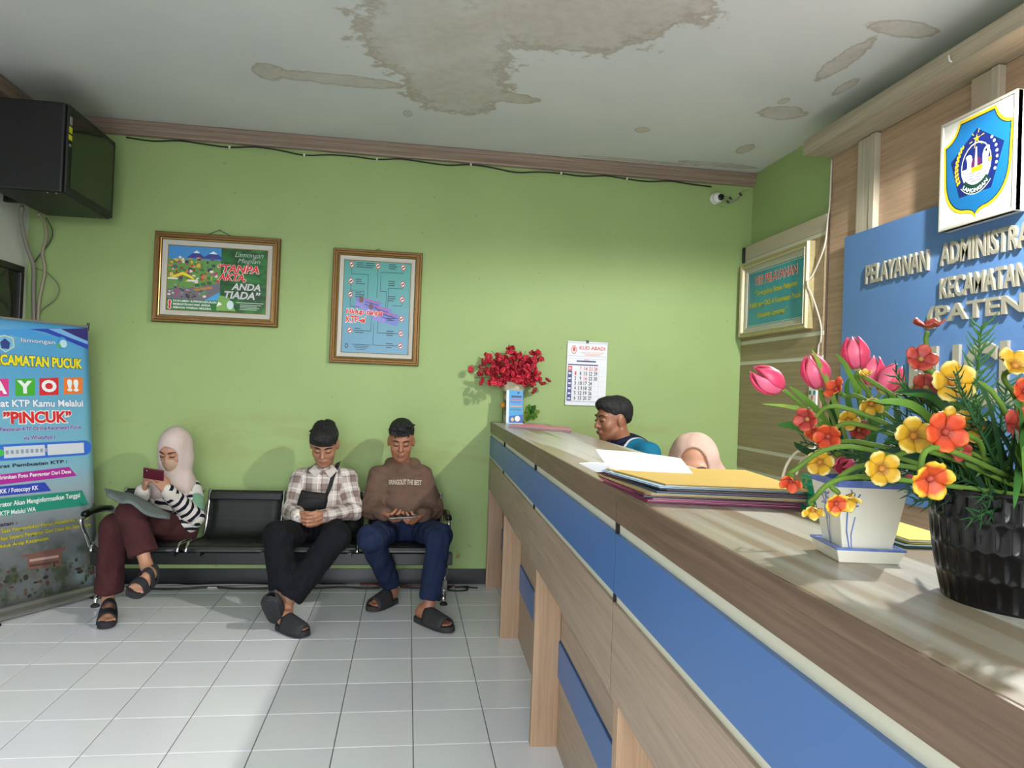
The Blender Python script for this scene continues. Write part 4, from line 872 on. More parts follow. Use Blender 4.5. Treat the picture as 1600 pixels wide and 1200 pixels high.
def sandal(body, heel, toe, m, m2, style, up=(0, 0, 1), wd=.045, sole_h=.030):
    O = A3(body.location); f = A3(toe)-A3(heel); L = np.linalg.norm(f)+.02; f = f/np.linalg.norm(f); u = A3(up); s = np.cross(f, u); s /= np.linalg.norm(s); u = np.cross(s, f); h0 = A3(heel)-f*.01
    P = lambda t, x, z: Vector(h0+f*(t*L)+s*x+u*z-O)
    def hw(t): return wd*(.70+.30*math.sin(min(1, t*1.15)*math.pi*.62))*math.sqrt(max(0., 1-max(0, (t-.80)/.20)**2.2))*math.sqrt(max(0., 1-max(0, (.12-t)/.12)**2))
    ts = [0, .02, .05, .10, .2, .35, .5, .65, .78, .86, .92, .96, .985, 1]
    ring = [(t, hw(t)) for t in ts]+[(t, -hw(t)) for t in ts[::-1][1:-1]]
    mb = MB(); n = len(ring); lv = [(0, .94), (.004, 1.), (sole_h*.8, 1.), (sole_h, .94)]
    mb.add([P(t, x*k, z+(.008*(t-.7)/.3 if t > .7 else 0)) for z, k in lv for t, x in ring], [list(range(n))[::-1], [3*n+i for i in range(n)]]+[(l*n+i, l*n+(i+1) % n, (l+1)*n+(i+1) % n, (l+1)*n+i) for l in range(3) for i in range(n)])
    sn = mb.build('sandal', m, body, smooth=False, bevel=.003)
    def band(t0, t1, hgt, nm='strap', th=.006, sk=0.):
        def fn(a, b):
            t = t0+(t1-t0)*b; w_ = hw(t)*1.04+.003; ang = math.pi*a; hh = hgt*(1-.42*(t-.35)/.5 if t > .35 else 1.)
            return P(t+sk*math.cos(ang), w_*math.cos(ang), sole_h*.45+(hh+.024)*max(0, math.sin(ang))**.8)
        MB().grid(fn, 14, 6, -th).build(nm, m2, sn, smooth=True)
    for b in style: band(*b)
    return sn
def hem(P_, kn, an, frac, r):
    "trouser leg below the knee with a straight-cut hem"
    d = an-kn; e = kn+d*frac; u = d/np.linalg.norm(d); M = np.stack([A3(w) for w in frame_from(u)], 1); P_.cap(kn, e+u*.05, r[0], r[1], .03).box(e+u*.12, (.10, .10, .12), M, .004, .006, True)
def seat_stool(x, y, lab):
    r = empty('office_stool', lab, 'stool', (x, y, 0)); m = mat('black_plastic')
    MB().lathe([(.18, .44), (.19, .46), (.18, .49), (.0, .495)], 20).build('seat', mat('black_fabric', (24, 24, 28), .9), r, smooth=True); MB().tube([(0, 0, .05), (0, 0, .45)], .025, 10).build('post', m, r); MB().lathe([(.24, 0), (.24, .02), (.03, .06), (.02, .07)], 20).build('base', m, r)

def cloth(name, col, var=.10, bump=.35, bscale=240, sheen=.0): return mat(name, col, .88, var=var, vscale=14, bump=bump, bscale=bscale, spec=.2, sheen=sheen)
SK1, SK2, SK3 = mat('skin_girl', (176, 128, 102), .5, sss=.08, var=.03), mat('skin_tan', (168, 118, 92), .48, sss=.08, var=.03), mat('skin_brown', (158, 106, 80), .48, sss=.08, var=.03)
HAIR = mat('black_hair', (14, 12, 12), .62, bump=.9, bscale=160, stretch=(1, 1, .25)); LIP = mat('lips', (142, 84, 76), .45); LIP2 = mat('lips_dark', (120, 72, 64), .45)
def person(label, base): 
    return empty('person', label, 'person', base)
def body_of(root, S, m):
    o = S.build('body', m, root, iters=1); return o
# ------------------------------------------------------------------ young man in the brown hoodie
def seated_man(label, J, sc, skin, shirt_m, pants_m, hood=False, shirt_pat=False, hair=None, brow=None, face=(0, -1, -.25), lip=LIP):
    root = person(label, (J['pel'][0], J['pel'][1], 0)); R = rotm(face)
    S = Sdf(.0058); head(S, J['head'], R, sc, J['neck'])
    ch, pe = J['chest'], J['pel']
    S.cap(ch, pe, .10, .095, .04).cap(J['shL'], J['shR'], .05, .05, .05)
    for s in 'LR':
        S.chain([J['sh'+s], J['el'+s], J['wr'+s]], [.046, .038, .027], .02)
        S.chain([J['hip'+s], J['kn'+s], J['an'+s]], [.070, .052, .034], .03)
        foot(S, J['an'+s], J['he'+s], J['to'+s], J.get('up'+s, (0, 0, 1)))
    J['hands'](S); b = S.build('body', skin, root)
    face_parts_root(root, J['head'], R, sc, brow or HAIR, lip)
    P_ = Sdf(.0068); mid = (J['hipL']+J['hipR'])/2
    P_.ell(mid+np.array((0, .01, .01)), (.155, .115, .098), None, .04)
    for s in 'LR':
        r = J.get('pr', (.092, .074, .062)); kk = J['kn'+s]; a2 = J['an'+s]+np.array((0, 0, .015)); P_.chain([J['hip'+s], kk], [r[0], r[1]], .035); hem(P_, kk, a2, .90, (r[1], r[2]))
    P_.build('trousers', pants_m, root, wrinkle=(.0070, 32, 3, (1, 1, .8)), iters=1)
    T_ = Sdf(.0066); f = A3(face)
    T_.ell(ch+np.array((0, .0, .01)), (.152, .112, .13), None, .05).ell(ch*.45+pe*.55+np.array((0, -.012, .0)), (.148, .122, .12), None, .06).ell(pe+np.array((0, -.01, .045)), (.155, .126, .075), None, .05)
    T_.cap(J['shL'], J['shR'], .050, .050, .05).cap((J['shL']+J['shR'])/2, J['neck'], .07, .058, .04)
    for s in 'LR':
        r = J.get('sr', (.068, .060, .044)); T_.cap(J['sh'+s], J['el'+s], r[0], r[1], .035).cap(J['el'+s], J['wr'+s], r[1], r[2], .02)
    J['shirt'](T_) if 'shirt' in J else None
    sh = T_.build(J.get('shirt_name', 'shirt'), shirt_m, root, pattern=shirt_pat, wrinkle=J.get('wr', (.0075, 27, 5, (1, 1, 1.3))), iters=1)
    return root, R, sh
def face_parts_root(root, *a, **k): face_parts(root, *a, **k)
def slides(root, J, m):
    for s in 'LR': sandal(root, J['he'+s], J['to'+s], m, m, J.get('style', [(.34, .86, .075)]), J.get('up'+s, (0, 0, 1)), wd=.050)
FL = lambda px, py: A3(at(px, py, 'z', 0))
J = dict(head=q(627, 689, .47), neck=q(628, 725, .50), chest=q(629, 755, .50), pel=q(632, 818, .46), shL=q(593, 744, .50), shR=q(661, 744, .50), elL=q(581, 796, .42), elR=q(676, 796, .42),
         wrL=q(600, 803, .26), wrR=q(659, 806, .24), hipL=q(612, 828, .42), hipR=q(656, 828, .42), knL=q(579, 842, .03), knR=q(686, 838, .0), anL=A3(FL(613, 940))+np.array((0, -.03, .085)), anR=A3(FL(658, 972))+np.array((.04, -.03, .085)),
         heL=FL(617, 941), toL=FL(577, 957), heR=FL(651, 969), toR=FL(705, 990), pr=(.088, .074, .060), sr=(.068, .066, .048), shirt_name='hoodie')
for s in 'LR': J['he'+s][2] = .0; J['to'+s][2] = .0
def hands2(S):
    hand(S, J['wrL'], (.55, -.8, -.15), (.5, .4, .75), -1, 1.08, (.55, .75, .5)); hand(S, J['wrR'], (-.5, -.85, -.18), (-.5, .4, .75), 1, 1.08, (.55, .75, .5))
J['hands'] = hands2
def hoodie(T_):
    n_ = J['neck']; T_.cap(n_+np.array((-.075, .02, -.005)), n_+np.array((0, -.075, -.035)), .030, .026, .02).cap(n_+np.array((.075, .02, -.005)), n_+np.array((0, -.075, -.035)), .030, .026, .02).cap(n_+np.array((-.075, .03, -.005)), n_+np.array((.075, .03, -.005)), .035, .035, .03)
    T_.ell(n_+np.array((0, .0, .085)), (.062, .075, .09), None, .012, True)
J['shirt'] = hoodie
M_HOOD = cloth('brown_hoodie', (104, 82, 70)); M_NAVY = cloth('navy_trousers', (30, 40, 68), bscale=300)
m2, R2, hd = seated_man('young man in a brown hoodie and navy trousers holding a phone flat', J, 1.04, SK3, M_HOOD, M_NAVY)
H = Sdf(.006); c = J['head']; L = lambda x, y, z: c+R2 @ (np.array((x, y, z))*1.04)
H.ell(L(0, -.022, .062), np.array((.080, .094, .080))*1.04, R2, .02).ell(L(0, .035, .098), np.array((.066, .060, .034))*1.04, R2, .03)
H.ell(L(0, .100, -.010), np.array((.068, .075, .066))*1.04, R2, .012, True).box(L(0, .02, -.075), np.array((.12, .14, .075))*1.04, R2, .01, .01, True)
rk = random.Random(5)
for k in range(26):
    a = rk.uniform(-1, 1); b_ = rk.uniform(-.1, 1); p0 = L(.055*a, .062*b_, .118-.02*a*a); p1 = p0+R2 @ (np.array((.022*a+rk.uniform(-.016, .016), .030*b_+.006, rk.uniform(-.018, .022)))); H.cap(p0, p1, .013, .005, .01)
for a in (-.9, -.55, -.2, .15, .5, .85): H.cap(L(.055*a, .055, .105), L(.060*a+.008, .092-.012*abs(a), .050+.01*rk.random()), .015, .006, .012)
H.build('hair', HAIR, m2, wrinkle=(.0022, 150, 9, (1, 1, .6)))
slides(m2, J, mat('grey_foam_slide', (46, 44, 46), .75, var=.08))
pw = q(633, 757, .345)
def tx(u, v, h): return Vector((pw[0]-.105+.21*u, .0, pw[2]-.012+.032*v+.006*math.sin(u*3.1)))-Vector((m2.location.x, 0, 0))
T2 = bpy.data.objects.new('lettering', None)
def cast(o_shirt, root, t, u0, u1, fn, m, bold=.02):
    "lay lettering on the garment: each point is carried back onto the cloth surface"
    from mathutils.bvhtree import BVHTree
    bv = BVHTree.FromPolygons([v.co for v in o_shirt.data.vertices], [p_.vertices for p_ in o_shirt.data.polygons]); a, fs, mx = text2d(t, bold); vs = []
    for x, y in a/mx:
        p_ = fn(x, y, 0); hit = bv.ray_cast(Vector((p_.x, -1.0, p_.z)), Vector((0, 1, 0))); vs.append((hit[0]+Vector((0, -.0035, 0))) if hit[0] else p_)
    link('lettering', MB().add(vs, fs).mesh('lettering'), m, root)
cast(hd, m2, 'BRINGOUT THE BEST', 0, 1, tx, ink(196, 186, 172), .015)
bpy.data.objects.remove(T2)
ph = empty('smartphone', 'thin grey phone held level by the young man in the hoodie', 'phone', tuple((J['wrL']+J['wrR'])/2+np.array((0, -.105, .012))))
MB().box((-.085, -.038, -.005), (.085, .038, .005), Matrix.Rotation(-.07, 4, 'Y') @ Matrix.Rotation(.18, 4, 'X')).build('case', mat('phone_grey', (92, 92, 96), .3), ph, bevel=.004)
MB().box((-.078, -.033, .0045), (.078, .033, .0056), Matrix.Rotation(-.07, 4, 'Y') @ Matrix.Rotation(.18, 4, 'X')).build('screen', mat('screen_black', (10, 12, 14), .08), ph)
# ------------------------------------------------------------------ young man in the plaid shirt
J = dict(head=q(507, 694, .40), neck=q(507, 730, .47), chest=q(505, 760, .48), pel=q(498, 820, .45), shL=q(470, 746, .49), shR=q(541, 746, .49), elL=q(454, 798, .40), elR=q(552, 798, .40),
         wrL=q(467, 806, .20), wrR=q(510, 806, .20), hipL=q(476, 830, .42), hipR=q(521, 830, .42), knL=q(434, 838, .02), knR=q(525, 838, .02), heL=FL(436, 982), toL=FL(477, 997), heR=A3(FL(434, 984))+np.array((-.014, .0, .035)), toR=A3(FL(434, 984))+np.array((-.030, -.150, .195)),
         pr=(.094, .082, .080), sr=(.064, .058, .044), style=[(.30, .97, .072)], shirt_name='shirt')
J['upR'] = (.15, .75, .65); J['anL'] = J['heL']+np.array((.03, .03, .085)); J['anR'] = J['heR']+np.array((.03, .06, .075))
def hands1(S):
    hand(S, J['wrL'], (.75, -.55, -.05), (.35, .85, .30), -1, 1.10, (.35, .85, .9), thumb=(.2, .4)); hand(S, J['wrR'], (-.75, -.60, -.12), (-.30, .85, .25), 1, 1.10, (.30, .80, .9), thumb=(.2, .4))
J['hands'] = hands1
def collar(T_):
    n_ = J['neck']; T_.ell(n_+np.array((0, -.01, .075)), (.055, .062, .085), None, .010, True)
J['shirt'] = collar
g = NG('plaid_cotton', .85, .2); u, v, _ = g.sep(g.attr('puv'))
def stripe(x, per, off, w0): f = g.math('FRACT', g.math('ADD', g.math('DIVIDE', x, per), off)); return g.math('MULTIPLY', g.smooth(f, .0, .02), g.smooth(f, w0+.02, w0))
bu, bv = stripe(u, .098, 3.1, .46), stripe(v, .105, 3.3, .46); lu, lv_ = stripe(u, .098, 3.30, .05), stripe(v, .105, 3.52, .05); fl = g.math('MAXIMUM', stripe(u, .098, 3.05, .045), stripe(v, .105, 3.22, .045))
c = g.mix(g.math('MULTIPLY', g.math('ADD', bu, bv), .46), (206, 196, 190), (126, 106, 98)); c = g.mix(g.math('MULTIPLY', g.math('MAXIMUM', lu, lv_), .75), c, (232, 228, 224)); c = g.mix(g.math('MULTIPLY', fl, .5), c, (84, 72, 70))
g.bump(g.noise(g.obj(), 300, 2), .25, .002); M_PLAID = g.done(c)
M_BLK = cloth('black_trousers', (20, 21, 26), bscale=300)
m1, R1, shirt1 = seated_man('young man in a plaid shirt and black trousers with clasped hands', J, 1.07, SK2, M_PLAID, M_BLK, shirt_pat=True, face=(0, -1, -.52), lip=LIP)
H = Sdf(.006); c = J['head']; L = lambda x, y, z: c+R1 @ (np.array((x, y, z))*1.07)
H.ell(L(0, -.018, .055), np.array((.081, .101, .083))*1.07, R1, .02).ell(L(0, .045, .078), np.array((.074, .060, .048))*1.07, R1, .03)
H.ell(L(0, .115, -.034), np.array((.080, .085, .080))*1.07, R1, .008, True).box(L(0, .02, -.090), np.array((.13, .15, .080))*1.07, R1, .01, .01, True)
rk = random.Random(8)
for k in range(22):
    a = (k-10.5)/10.5; H.cap(L(.066*a, .070-.02*a*a, .090), L(.070*a, .098-.030*a*a, .050+.006*rk.random()), .012, .008, .01)
for k in range(60):
    a, b_ = rk.uniform(-1, 1), rk.uniform(-1, 1); dv = np.array((a*.8, b_, rk.uniform(.35, 1.))); dv /= np.linalg.norm(dv); p0 = L(*(dv*np.array((.076, .096, .080))+np.array((0, -.016, .055)))); H.cap(p0, p0+R1 @ (dv*.010+np.array((rk.uniform(-.012, .012), .014, -.004))), .013, .005, .008)
H.build('hair', HAIR, m1, wrinkle=(.002, 150, 4, (1, 1, .6)))
slides(m1, J, mat('dark_rubber_clog', (40, 40, 44), .8, var=.15, vscale=30))
n_ = J['neck']; O = Vector(m1.location); V3 = lambda a: Vector(a)-O
for s in (-1, 1):   # shirt collar wings
    MB().prism([V3(n_+np.array((s*.060, -.030, .012))), V3(n_+np.array((s*.012, -.078, -.020))), V3(n_+np.array((s*.046, -.092, -.060))), V3(n_+np.array((s*.092, -.048, -.022)))], (0, -.008, .004)).build('collar', mat('collar_cotton', (200, 190, 184), .85, var=.08, vscale=40), m1, bevel=.003)
from mathutils.bvhtree import BVHTree
bv1 = BVHTree.FromPolygons([v.co for v in shirt1.data.vertices], [p_.vertices for p_ in shirt1.data.polygons])
def onto(px, py, lift=.004):
    a = Vector(CAM)-O; d = Vector(ray(px, py)); h_ = bv1.ray_cast(a, d); return h_[0]-d.normalized()*lift if h_[0] else a+d*((.33-CAM[1])/d.y)
for py in (724, 741, 758): p_ = onto(502, py); MB().ell(p_, (.005, .003, .005), 8, 6).build('button', ink(110, 96, 92), m1)
sb = empty('sling_bag', 'black sling bag worn across the plaid shirt', 'bag', tuple(O+onto(489, 783)))
SO = Vector(sb.location)-O
def bagf(u, v, th): 
    x, z_ = (u-.5), (v-.5); w_ = .185*(1-.25*max(0, z_)); return Vector((w_*x+.02*z_, -.020-th*math.cos(math.pi*x)**.6*math.cos(math.pi*z_*.92)**.6 if th else -.0, .125*z_-.06*x*z_+.012*x))
bm_ = MB().grid(lambda u, v: bagf(u, v, .035), 12, 10, .04).build('pouch', mat('black_nylon', (17, 17, 19), .7, bump=.3, bscale=200), sb, smooth=True)
MB().tube([(-.07, -.050, .030), (0, -.060, .034), (.07, -.050, .026)], .003, 6).build('zip', mat('dark_zip', (40, 40, 42), .4), sb)
st = [onto(508, 778, .010), onto(515, 762, .008), onto(521, 742, .008), onto(526, 730, .008), onto(528, 724, .008)]; st = [s_-SO for s_ in st]; st.append(st[-1]+Vector((.003, .03, .006)))
b_ = MB(); sp = spline(st, 4)
vs = []
for i, p_ in enumerate(sp):
    d_ = (sp[min(i+1, len(sp)-1)]-sp[max(i-1, 0)]).normalized(); sx = Vector((.92, 0, .38)).normalized()*.016; vs += [p_-sx, p_+sx, p_+sx+Vector((0, -.004, 0)), p_-sx+Vector((0, -.004, 0))]
b_.add(vs, [(4*i+k, 4*i+(k+1) % 4, 4*i+4+(k+1) % 4, 4*i+4+k) for i in range(len(sp)-1) for k in range(4)]).build('strap', mat('black_nylon'), sb, smooth=False)
# ------------------------------------------------------------------ young woman with the phone
J = dict(head=q(273, 703, .43), neck=q(272, 742, .48), chest=q(272, 778, .47), pel=q(268, 822, .45), shL=q(243, 764, .47), shR=q(299, 764, .49), elL=q(218, 798, .36), elR=q(302, 806, .38), wrL=q(224, 766, .25), wrR=q(262, 768, .24),
         hipL=q(248, 832, .42), hipR=q(284, 832, .43), knL=q(178, 824, .08), knR=q(205, 800, .03), heL=FL(172, 956), toL=FL(165, 984), heR=q(238, 908, -.02), toR=q(204, 935, -.20))
J['heL'] = J['toL']+(J['heL']-J['toL'])*.80; J['anL'] = J['heL']+np.array((.0, -.03, .085)); J['anR'] = q(229, 884, -.03); face = (-.22, -1, -.42); R = rotm(face)
g1 = person('young woman in a beige headscarf and striped sweater looking at a phone', (J['pel'][0], J['pel'][1], 0)); upR = (.35, .25, .9)
S = Sdf(.0058); head(S, J['head'], R, 1.02, J['neck'], ears=False); S.cap(J['chest'], J['pel'], .09, .09, .04).cap(J['shL'], J['shR'], .045, .045, .05)
for s in 'LR':
    S.chain([J['sh'+s], J['el'+s], J['wr'+s]], [.040, .033, .024], .02); S.chain([J['hip'+s], J['kn'+s], J['an'+s]], [.068, .048, .031], .03)
foot(S, J['anL'], J['heL'], J['toL'], (0, 0, 1), .92); foot(S, J['anR'], J['heR'], J['toR'], upR, .92)
hand(S, J['wrL'], (.32, -.35, .88), (.80, .25, .2), 1, 1.0, (.55, .8, .6)); hand(S, J['wrR'], (-.45, -.30, .84), (-.75, .35, .2), -1, 1.0, (.55, .8, .6))
S.build('body', SK1, g1); face_parts(g1, J['head'], R, 1.02, mat('brown_brow', (58, 40, 34), .6), LIP, mouth=False)
L = lambda x, y, z: J['head']+R @ (np.array((x, y, z))*1.02)
K = Sdf(.006); K.ell(L(0, .040, -.052), np.array((.064, .064, .058))*1.02, R, .02).cap(L(0, .098, -.022), L(0, .088, -.085), .016, .018, .03).box(L(0, -.075, -.05), np.array((.12, .10, .12)), R, .01, .01, True).box(L(0, .06, .055), np.array((.12, .12, .07))*1.02, R, .01, .01, True)
K.build('face_mask', mat('beige_mask', (178, 150, 124), .8), g1)
for x in (-1, 1): pass
Hj = Sdf(.0062)
Hj.ell(L(0, -.020, .030), np.array((.094, .112, .108))*1.02, R, .03).ell(L(0, .010, -.055), np.array((.088, .090, .085))*1.02, R, .04)
n_, ch = J['neck'], J['chest']
Hj.cap(L(0, -.01, -.07), n_+np.array((0, -.01, -.02)), .085, .10, .05).ell(n_+np.array((-.012, -.02, -.060)), (.150, .118, .080), None, .05).ell(n_+np.array((-.045, -.055, -.095)), (.105, .075, .055), None, .04).cap(n_+np.array((.06, -.05, -.02)), n_+np.array((.085, -.055, -.135)), .055, .035, .04).cap(n_+np.array((-.08, -.01, -.04)), J['shL']+np.array((-.03, -.01, -.05)), .07, .05, .04)
Hj.ell(L(0, .092, -.014), np.array((.056, .085, .074))*1.02, R, .012, True)
Hj.build('headscarf', cloth('beige_headscarf', (198, 180, 172), .04, .25, 300), g1, wrinkle=(.0045, 26, 11, (1.4, 1.2, .35)))
g = NG('striped_knit', .9, .15); u, v, pid = g.sep(g.attr('puv')); f = g.math('FRACT', g.math('ADD', g.math('DIVIDE', g.math('ADD', v, g.math('MULTIPLY', u, .10)), .046), 40.2))
wb = g.math('ADD', f, g.math('MULTIPLY', g.math('SUBTRACT', g.noise(g.obj(), 22, 2), .5), .30))
c = g.mix(g.math('MULTIPLY', g.smooth(wb, .08, .13), g.smooth(wb, .58, .53)), (206, 200, 192), (24, 26, 40)); g.bump(g.noise(g.obj(), 260, 2), .4, .003); M_STR = g.done(c)
T_ = Sdf(.0066); pe = J['pel']
T_.ell(ch+np.array((0, 0, 0)), (.135, .108, .13), None, .05).ell(ch*.45+pe*.55+np.array((.005, -.012, 0)), (.142, .120, .12), None, .06).ell(pe+np.array((.02, -.03, .03)), (.165, .135, .085), None, .05).cap(J['shL'], J['shR'], .050, .050, .05)
T_.cap(J['shL'], J['elL'], .056, .056, .03).cap(J['elL'], J['wrL'], .056, .040, .02).cap(J['shR'], J['elR'], .056, .060, .03).cap(J['elR'], J['wrR'], .060, .042, .02)
T_.build('sweater', M_STR, g1, pattern=True, wrinkle=(.0052, 26, 15, (1, 1, 1.3)))
E_ = J['elR']-J['shR']; U = Sdf(.0066); U.cap(J['shR']+E_*.40+np.array((.012, -.004, 0)), J['shR']+E_*.72+np.array((.012, -.004, 0)), .059, .059, .02); U.build('green_sleeve_panel', cloth('green_knit', (112, 150, 124)), g1, wrinkle=(.003, 30, 2, (1, 1, 1)))
U = Sdf(.0066); U.cap(J['shR']+np.array((.004, -.004, .004)), J['shR']+E_*.34+np.array((.012, -.004, 0)), .056, .059, .02); U.build('white_sleeve_panel', mat('white_knit', (206, 204, 198), .9, bump=.8, bscale=120), g1)
for s, w_ in (('L', J['wrL']), ('R', J['wrR'])):
    d_ = (J['wr'+s]-J['el'+s]); d_ /= np.linalg.norm(d_); U = Sdf(.006); U.cap(w_-d_*.045, w_-d_*.005, .046, .044, .01); U.build('cuff', mat('cream_cuff', (200, 194, 184), .9, bump=.5, bscale=160), g1)
P_ = Sdf(.0068); P_.ell((J['hipL']+J['hipR'])/2, (.150, .115, .09), None, .04)
for s, r in (('L', (.088, .070, .076)), ('R', (.088, .072, .078))):
    P_.cap(J['hip'+s], J['kn'+s], r[0], r[1], .035); a2 = J['an'+s]; k_ = J['kn'+s]; hem(P_, k_, a2, .86 if s == 'L' else .78, (r[1], r[2]))
P_.build('trousers', cloth('maroon_trousers', (68, 36, 38)), g1, wrinkle=(.004, 30, 6, (1, 1, .8)))
MS = mat('black_strap_sandal', (34, 32, 38), .8, var=.1)
for s, up in (('L', (0, 0, 1)), ('R', upR)): sandal(g1, J['he'+s], J['to'+s], MS, MS, [(.60, .80, .066), (.34, .48, .085), (.06, .17, .075)], up, wd=.047, sole_h=.034)
ph = empty('smartphone', 'dark red phone held upright by the young woman', 'phone', tuple(q(240, 741, .150)))
Mp = Matrix.Rotation(.15, 4, 'Y') @ Matrix.Rotation(.45, 4, 'X')
MB().box((-.058, -.005, -.036), (.058, .005, .036), Mp).build('case', mat('maroon_case', (86, 24, 40), .4), ph, bevel=.004); MB().box((-.054, .0046, -.032), (.054, .0058, .032), Mp).build('screen', mat('screen_black', (10, 12, 14), .08), ph)
MB().ell(Mp @ Vector((-.040, -.006, .018)), (.008, .003, .008), 10, 6).build('lens', mat('screen_black'), ph)
# grey folder on her lap and the bag at her side
fo = empty('grey_folder', 'grey soft folder lying across the lap of the young woman', 'folder', tuple(q(212, 795, .06)))
cs = [q(163, 766, .06), q(190, 772, .10), q(205, 774, .10), q(232, 788, .12), q(264, 806, .13)]; ce = [q(167, 776, -.06), q(188, 787, -.10), q(205, 788, -.11), q(230, 806, -.06), q(264, 812, .04)]; oo = A3(fo.location)
A_, B_ = spline([Vector(a-oo) for a in cs], 5), spline([Vector(a-oo) for a in ce], 5)
MB().grid(lambda u, v: A_[round(u*(len(A_)-1))].lerp(B_[round(u*(len(B_)-1))], v)+Vector((0, 0, .012*math.sin(v*math.pi))), len(A_)-1, 6, .012).build('cover', cloth('grey_canvas', (104, 112, 110)), fo, smooth=True)
tb = empty('grey_bag', 'grey cloth bag squeezed between the young woman and the armrest', 'bag', tuple(q(172, 835, .22)))
G = Sdf(.007); G.ell(q(178, 826, .24), (.050, .12, .065), None, .04).ell(q(168, 842, .22), (.045, .11, .05), None, .05).cap(q(182, 800, .26), q(164, 846, .20), .028, .04, .04); G.build('pouch', cloth('grey_cotton', (96, 98, 96)), tb, wrinkle=(.006, 30, 21, (1, 1, 1)))
# ------------------------------------------------------------------ two people behind the counter
def desk_person(label, hd, face, sc, skin, nk, chest, pel, fwd, hijab, seed):
    root = person(label, (pel[0], pel[1], 0)); R = rotm(face, (0, 0, 1)); f = A3(fwd); f /= np.linalg.norm(f); s = np.cross(f, (0, 0, 1.))
    S = Sdf(.0062); head(S, hd, R, sc, nk, ears=not hijab); S.cap(chest, pel, .11, .11, .05)
    shl, shr = chest-s*.16+np.array((0, 0, .065)), chest+s*.16+np.array((0, 0, .065)); S.cap(shl, shr, .05, .05, .05); J = dict(L=shl, R=shr)
    els = {}; 
    for k, sg in (('L', -1), ('R', 1)):
        el = J[k]+np.array((0, 0, -.25))+f*.03+s*sg*.02; wr = el+f*.02-s*sg*.12+np.array((0, 0, .015)); S.chain([J[k], el, wr], [.045, .037, .026], .02); hand(S, wr, f*.15-s*sg, (0, 0, -1), sg, 1.0, (.3, .4, .3)); els[k] = (el, wr)
        hp = pel+s*sg*.09; kn = hp+f*.22; an = kn+np.array((0, 0, -(kn[2]-.09)))-f*.02; S.chain([hp, kn, an], [.075, .055, .035], .03); foot(S, an, np.array((an[0], an[1], 0))-f*.04, np.array((an[0], an[1], 0))+f*.15)
    S.build('body', skin, root)
    return root, R, f, s, J, els, shl, shr
def trousers_for(root, pel, f, s, m):
    P_ = Sdf(.009); P_.ell(pel, (.16, .16, .10), None, .04)
    for sg in (-1, 1): hp = pel+s*sg*.09; kn = hp+f*.22; P_.chain([hp, kn, kn+np.array((0, 0, -(kn[2]-.10)))-f*.02], [.09, .075, .06], .03)
    P_.build('trousers', m, root)
def atx(px, py, X): return A3(at(px, py, 'x', X))
X0 = 1.10; hd = atx(958, 655, X0); nk = atx(974, 690, X0+.04); face = (-1, -.22, -.10); fwd = (-1, -.25, 0)
chest = nk+np.array((.055, .0, -.120)); pel = np.array((chest[0]+.12, chest[1], .58))
m3, R, f, s, Jd, els, shl, shr = desk_person('man in a navy and teal polo shirt facing left behind the counter', hd, face, 1.04, mat('skin_deep', (142, 94, 70), .45, sss=.08), nk, chest, pel, fwd, False, 1)
face_parts(m3, hd, R, 1.04, HAIR, LIP2); trousers_for(m3, pel, f, s, M_BLK)
g = NG('polo_shirt', .8, .2); u, v, pid = g.sep(g.attr('puv')); M_POLO = None
T_ = Sdf(.0066); T_.ell(chest, (.16, .16, .15), None, .05).ell((chest+pel)/2, (.155, .155, .17), None, .05).cap(shl, shr, .054, .054, .05).cap((shl+shr)/2, nk, .075, .060, .04).cap(nk+np.array((.01, 0, -.035)), shl, .064, .056, .04).cap(nk+np.array((.01, 0, -.035)), shr, .064, .056, .04).ell(nk+np.array((-.02, 0, .075)), (.062, .062, .085), None, .008, True)
for k in 'LR': T_.cap(Jd[k], Jd[k]*.45+els[k][0]*.55, .062, .062, .03)
sd = g.math('ABSOLUTE', g.vec('DOT_PRODUCT', g.vec('SUBTRACT', g.obj(), tuple(nk-A3(m3.location))), tuple(s)))
M_TEAL = g.done(g.mix(g.math('MULTIPLY', g.smooth(sd, .080, .081), g.smooth(sd, .092, .091)), g.mix(g.smooth(sd, .085, .087), (22, 30, 52), (24, 104, 136)), (196, 200, 204)))
T_.build('polo_shirt', M_TEAL, m3, pattern=True, wrinkle=(.0045, 26, 31, (1, 1, 1)))
for sg in (-1, 1):
    p0 = nk+s*sg*.062+f*.02+np.array((0, 0, .004)); p1 = nk+s*sg*.020+f*.085+np.array((0, 0, -.030))
    MB().tube(spline([Vector(a-A3(m3.location)) for a in (nk-f*.06+np.array((0, 0, .028)), nk+s*sg*.062-f*.01+np.array((0, 0, .022)), p0+f*.03, p1)], 5), .013, 8).build('collar', cloth('navy_collar', (24, 32, 54)), m3, smooth=True)
H = Sdf(.006); L = lambda x, y, z: hd+R @ (np.array((x, y, z))*1.04)
H.ell(L(0, -.020, .052), np.array((.083, .100, .080))*1.04, R, .02).ell(L(0, .045, .088), np.array((.062, .052, .036))*1.04, R, .03).ell(L(0, -.062, .010), np.array((.066, .046, .048))*1.04, R, .02)
H.ell(L(0, .112, -.020), np.array((.085, .090, .090))*1.04, R, .008, True).box(L(0, .02, -.105), np.array((.13, .16, .075))*1.04, R, .01, .01, True).ell(L(.08, .0, -.02), np.array((.03, .034, .05)), R, .008, True).ell(L(-.08, .0, -.02), np.array((.03, .034, .05)), R, .008, True)
H.build('hair', HAIR, m3, wrinkle=(.0015, 160, 4, (1, 1, .6)))
seat_stool(pel[0], pel[1], 'black round stool under the man in the polo shirt')

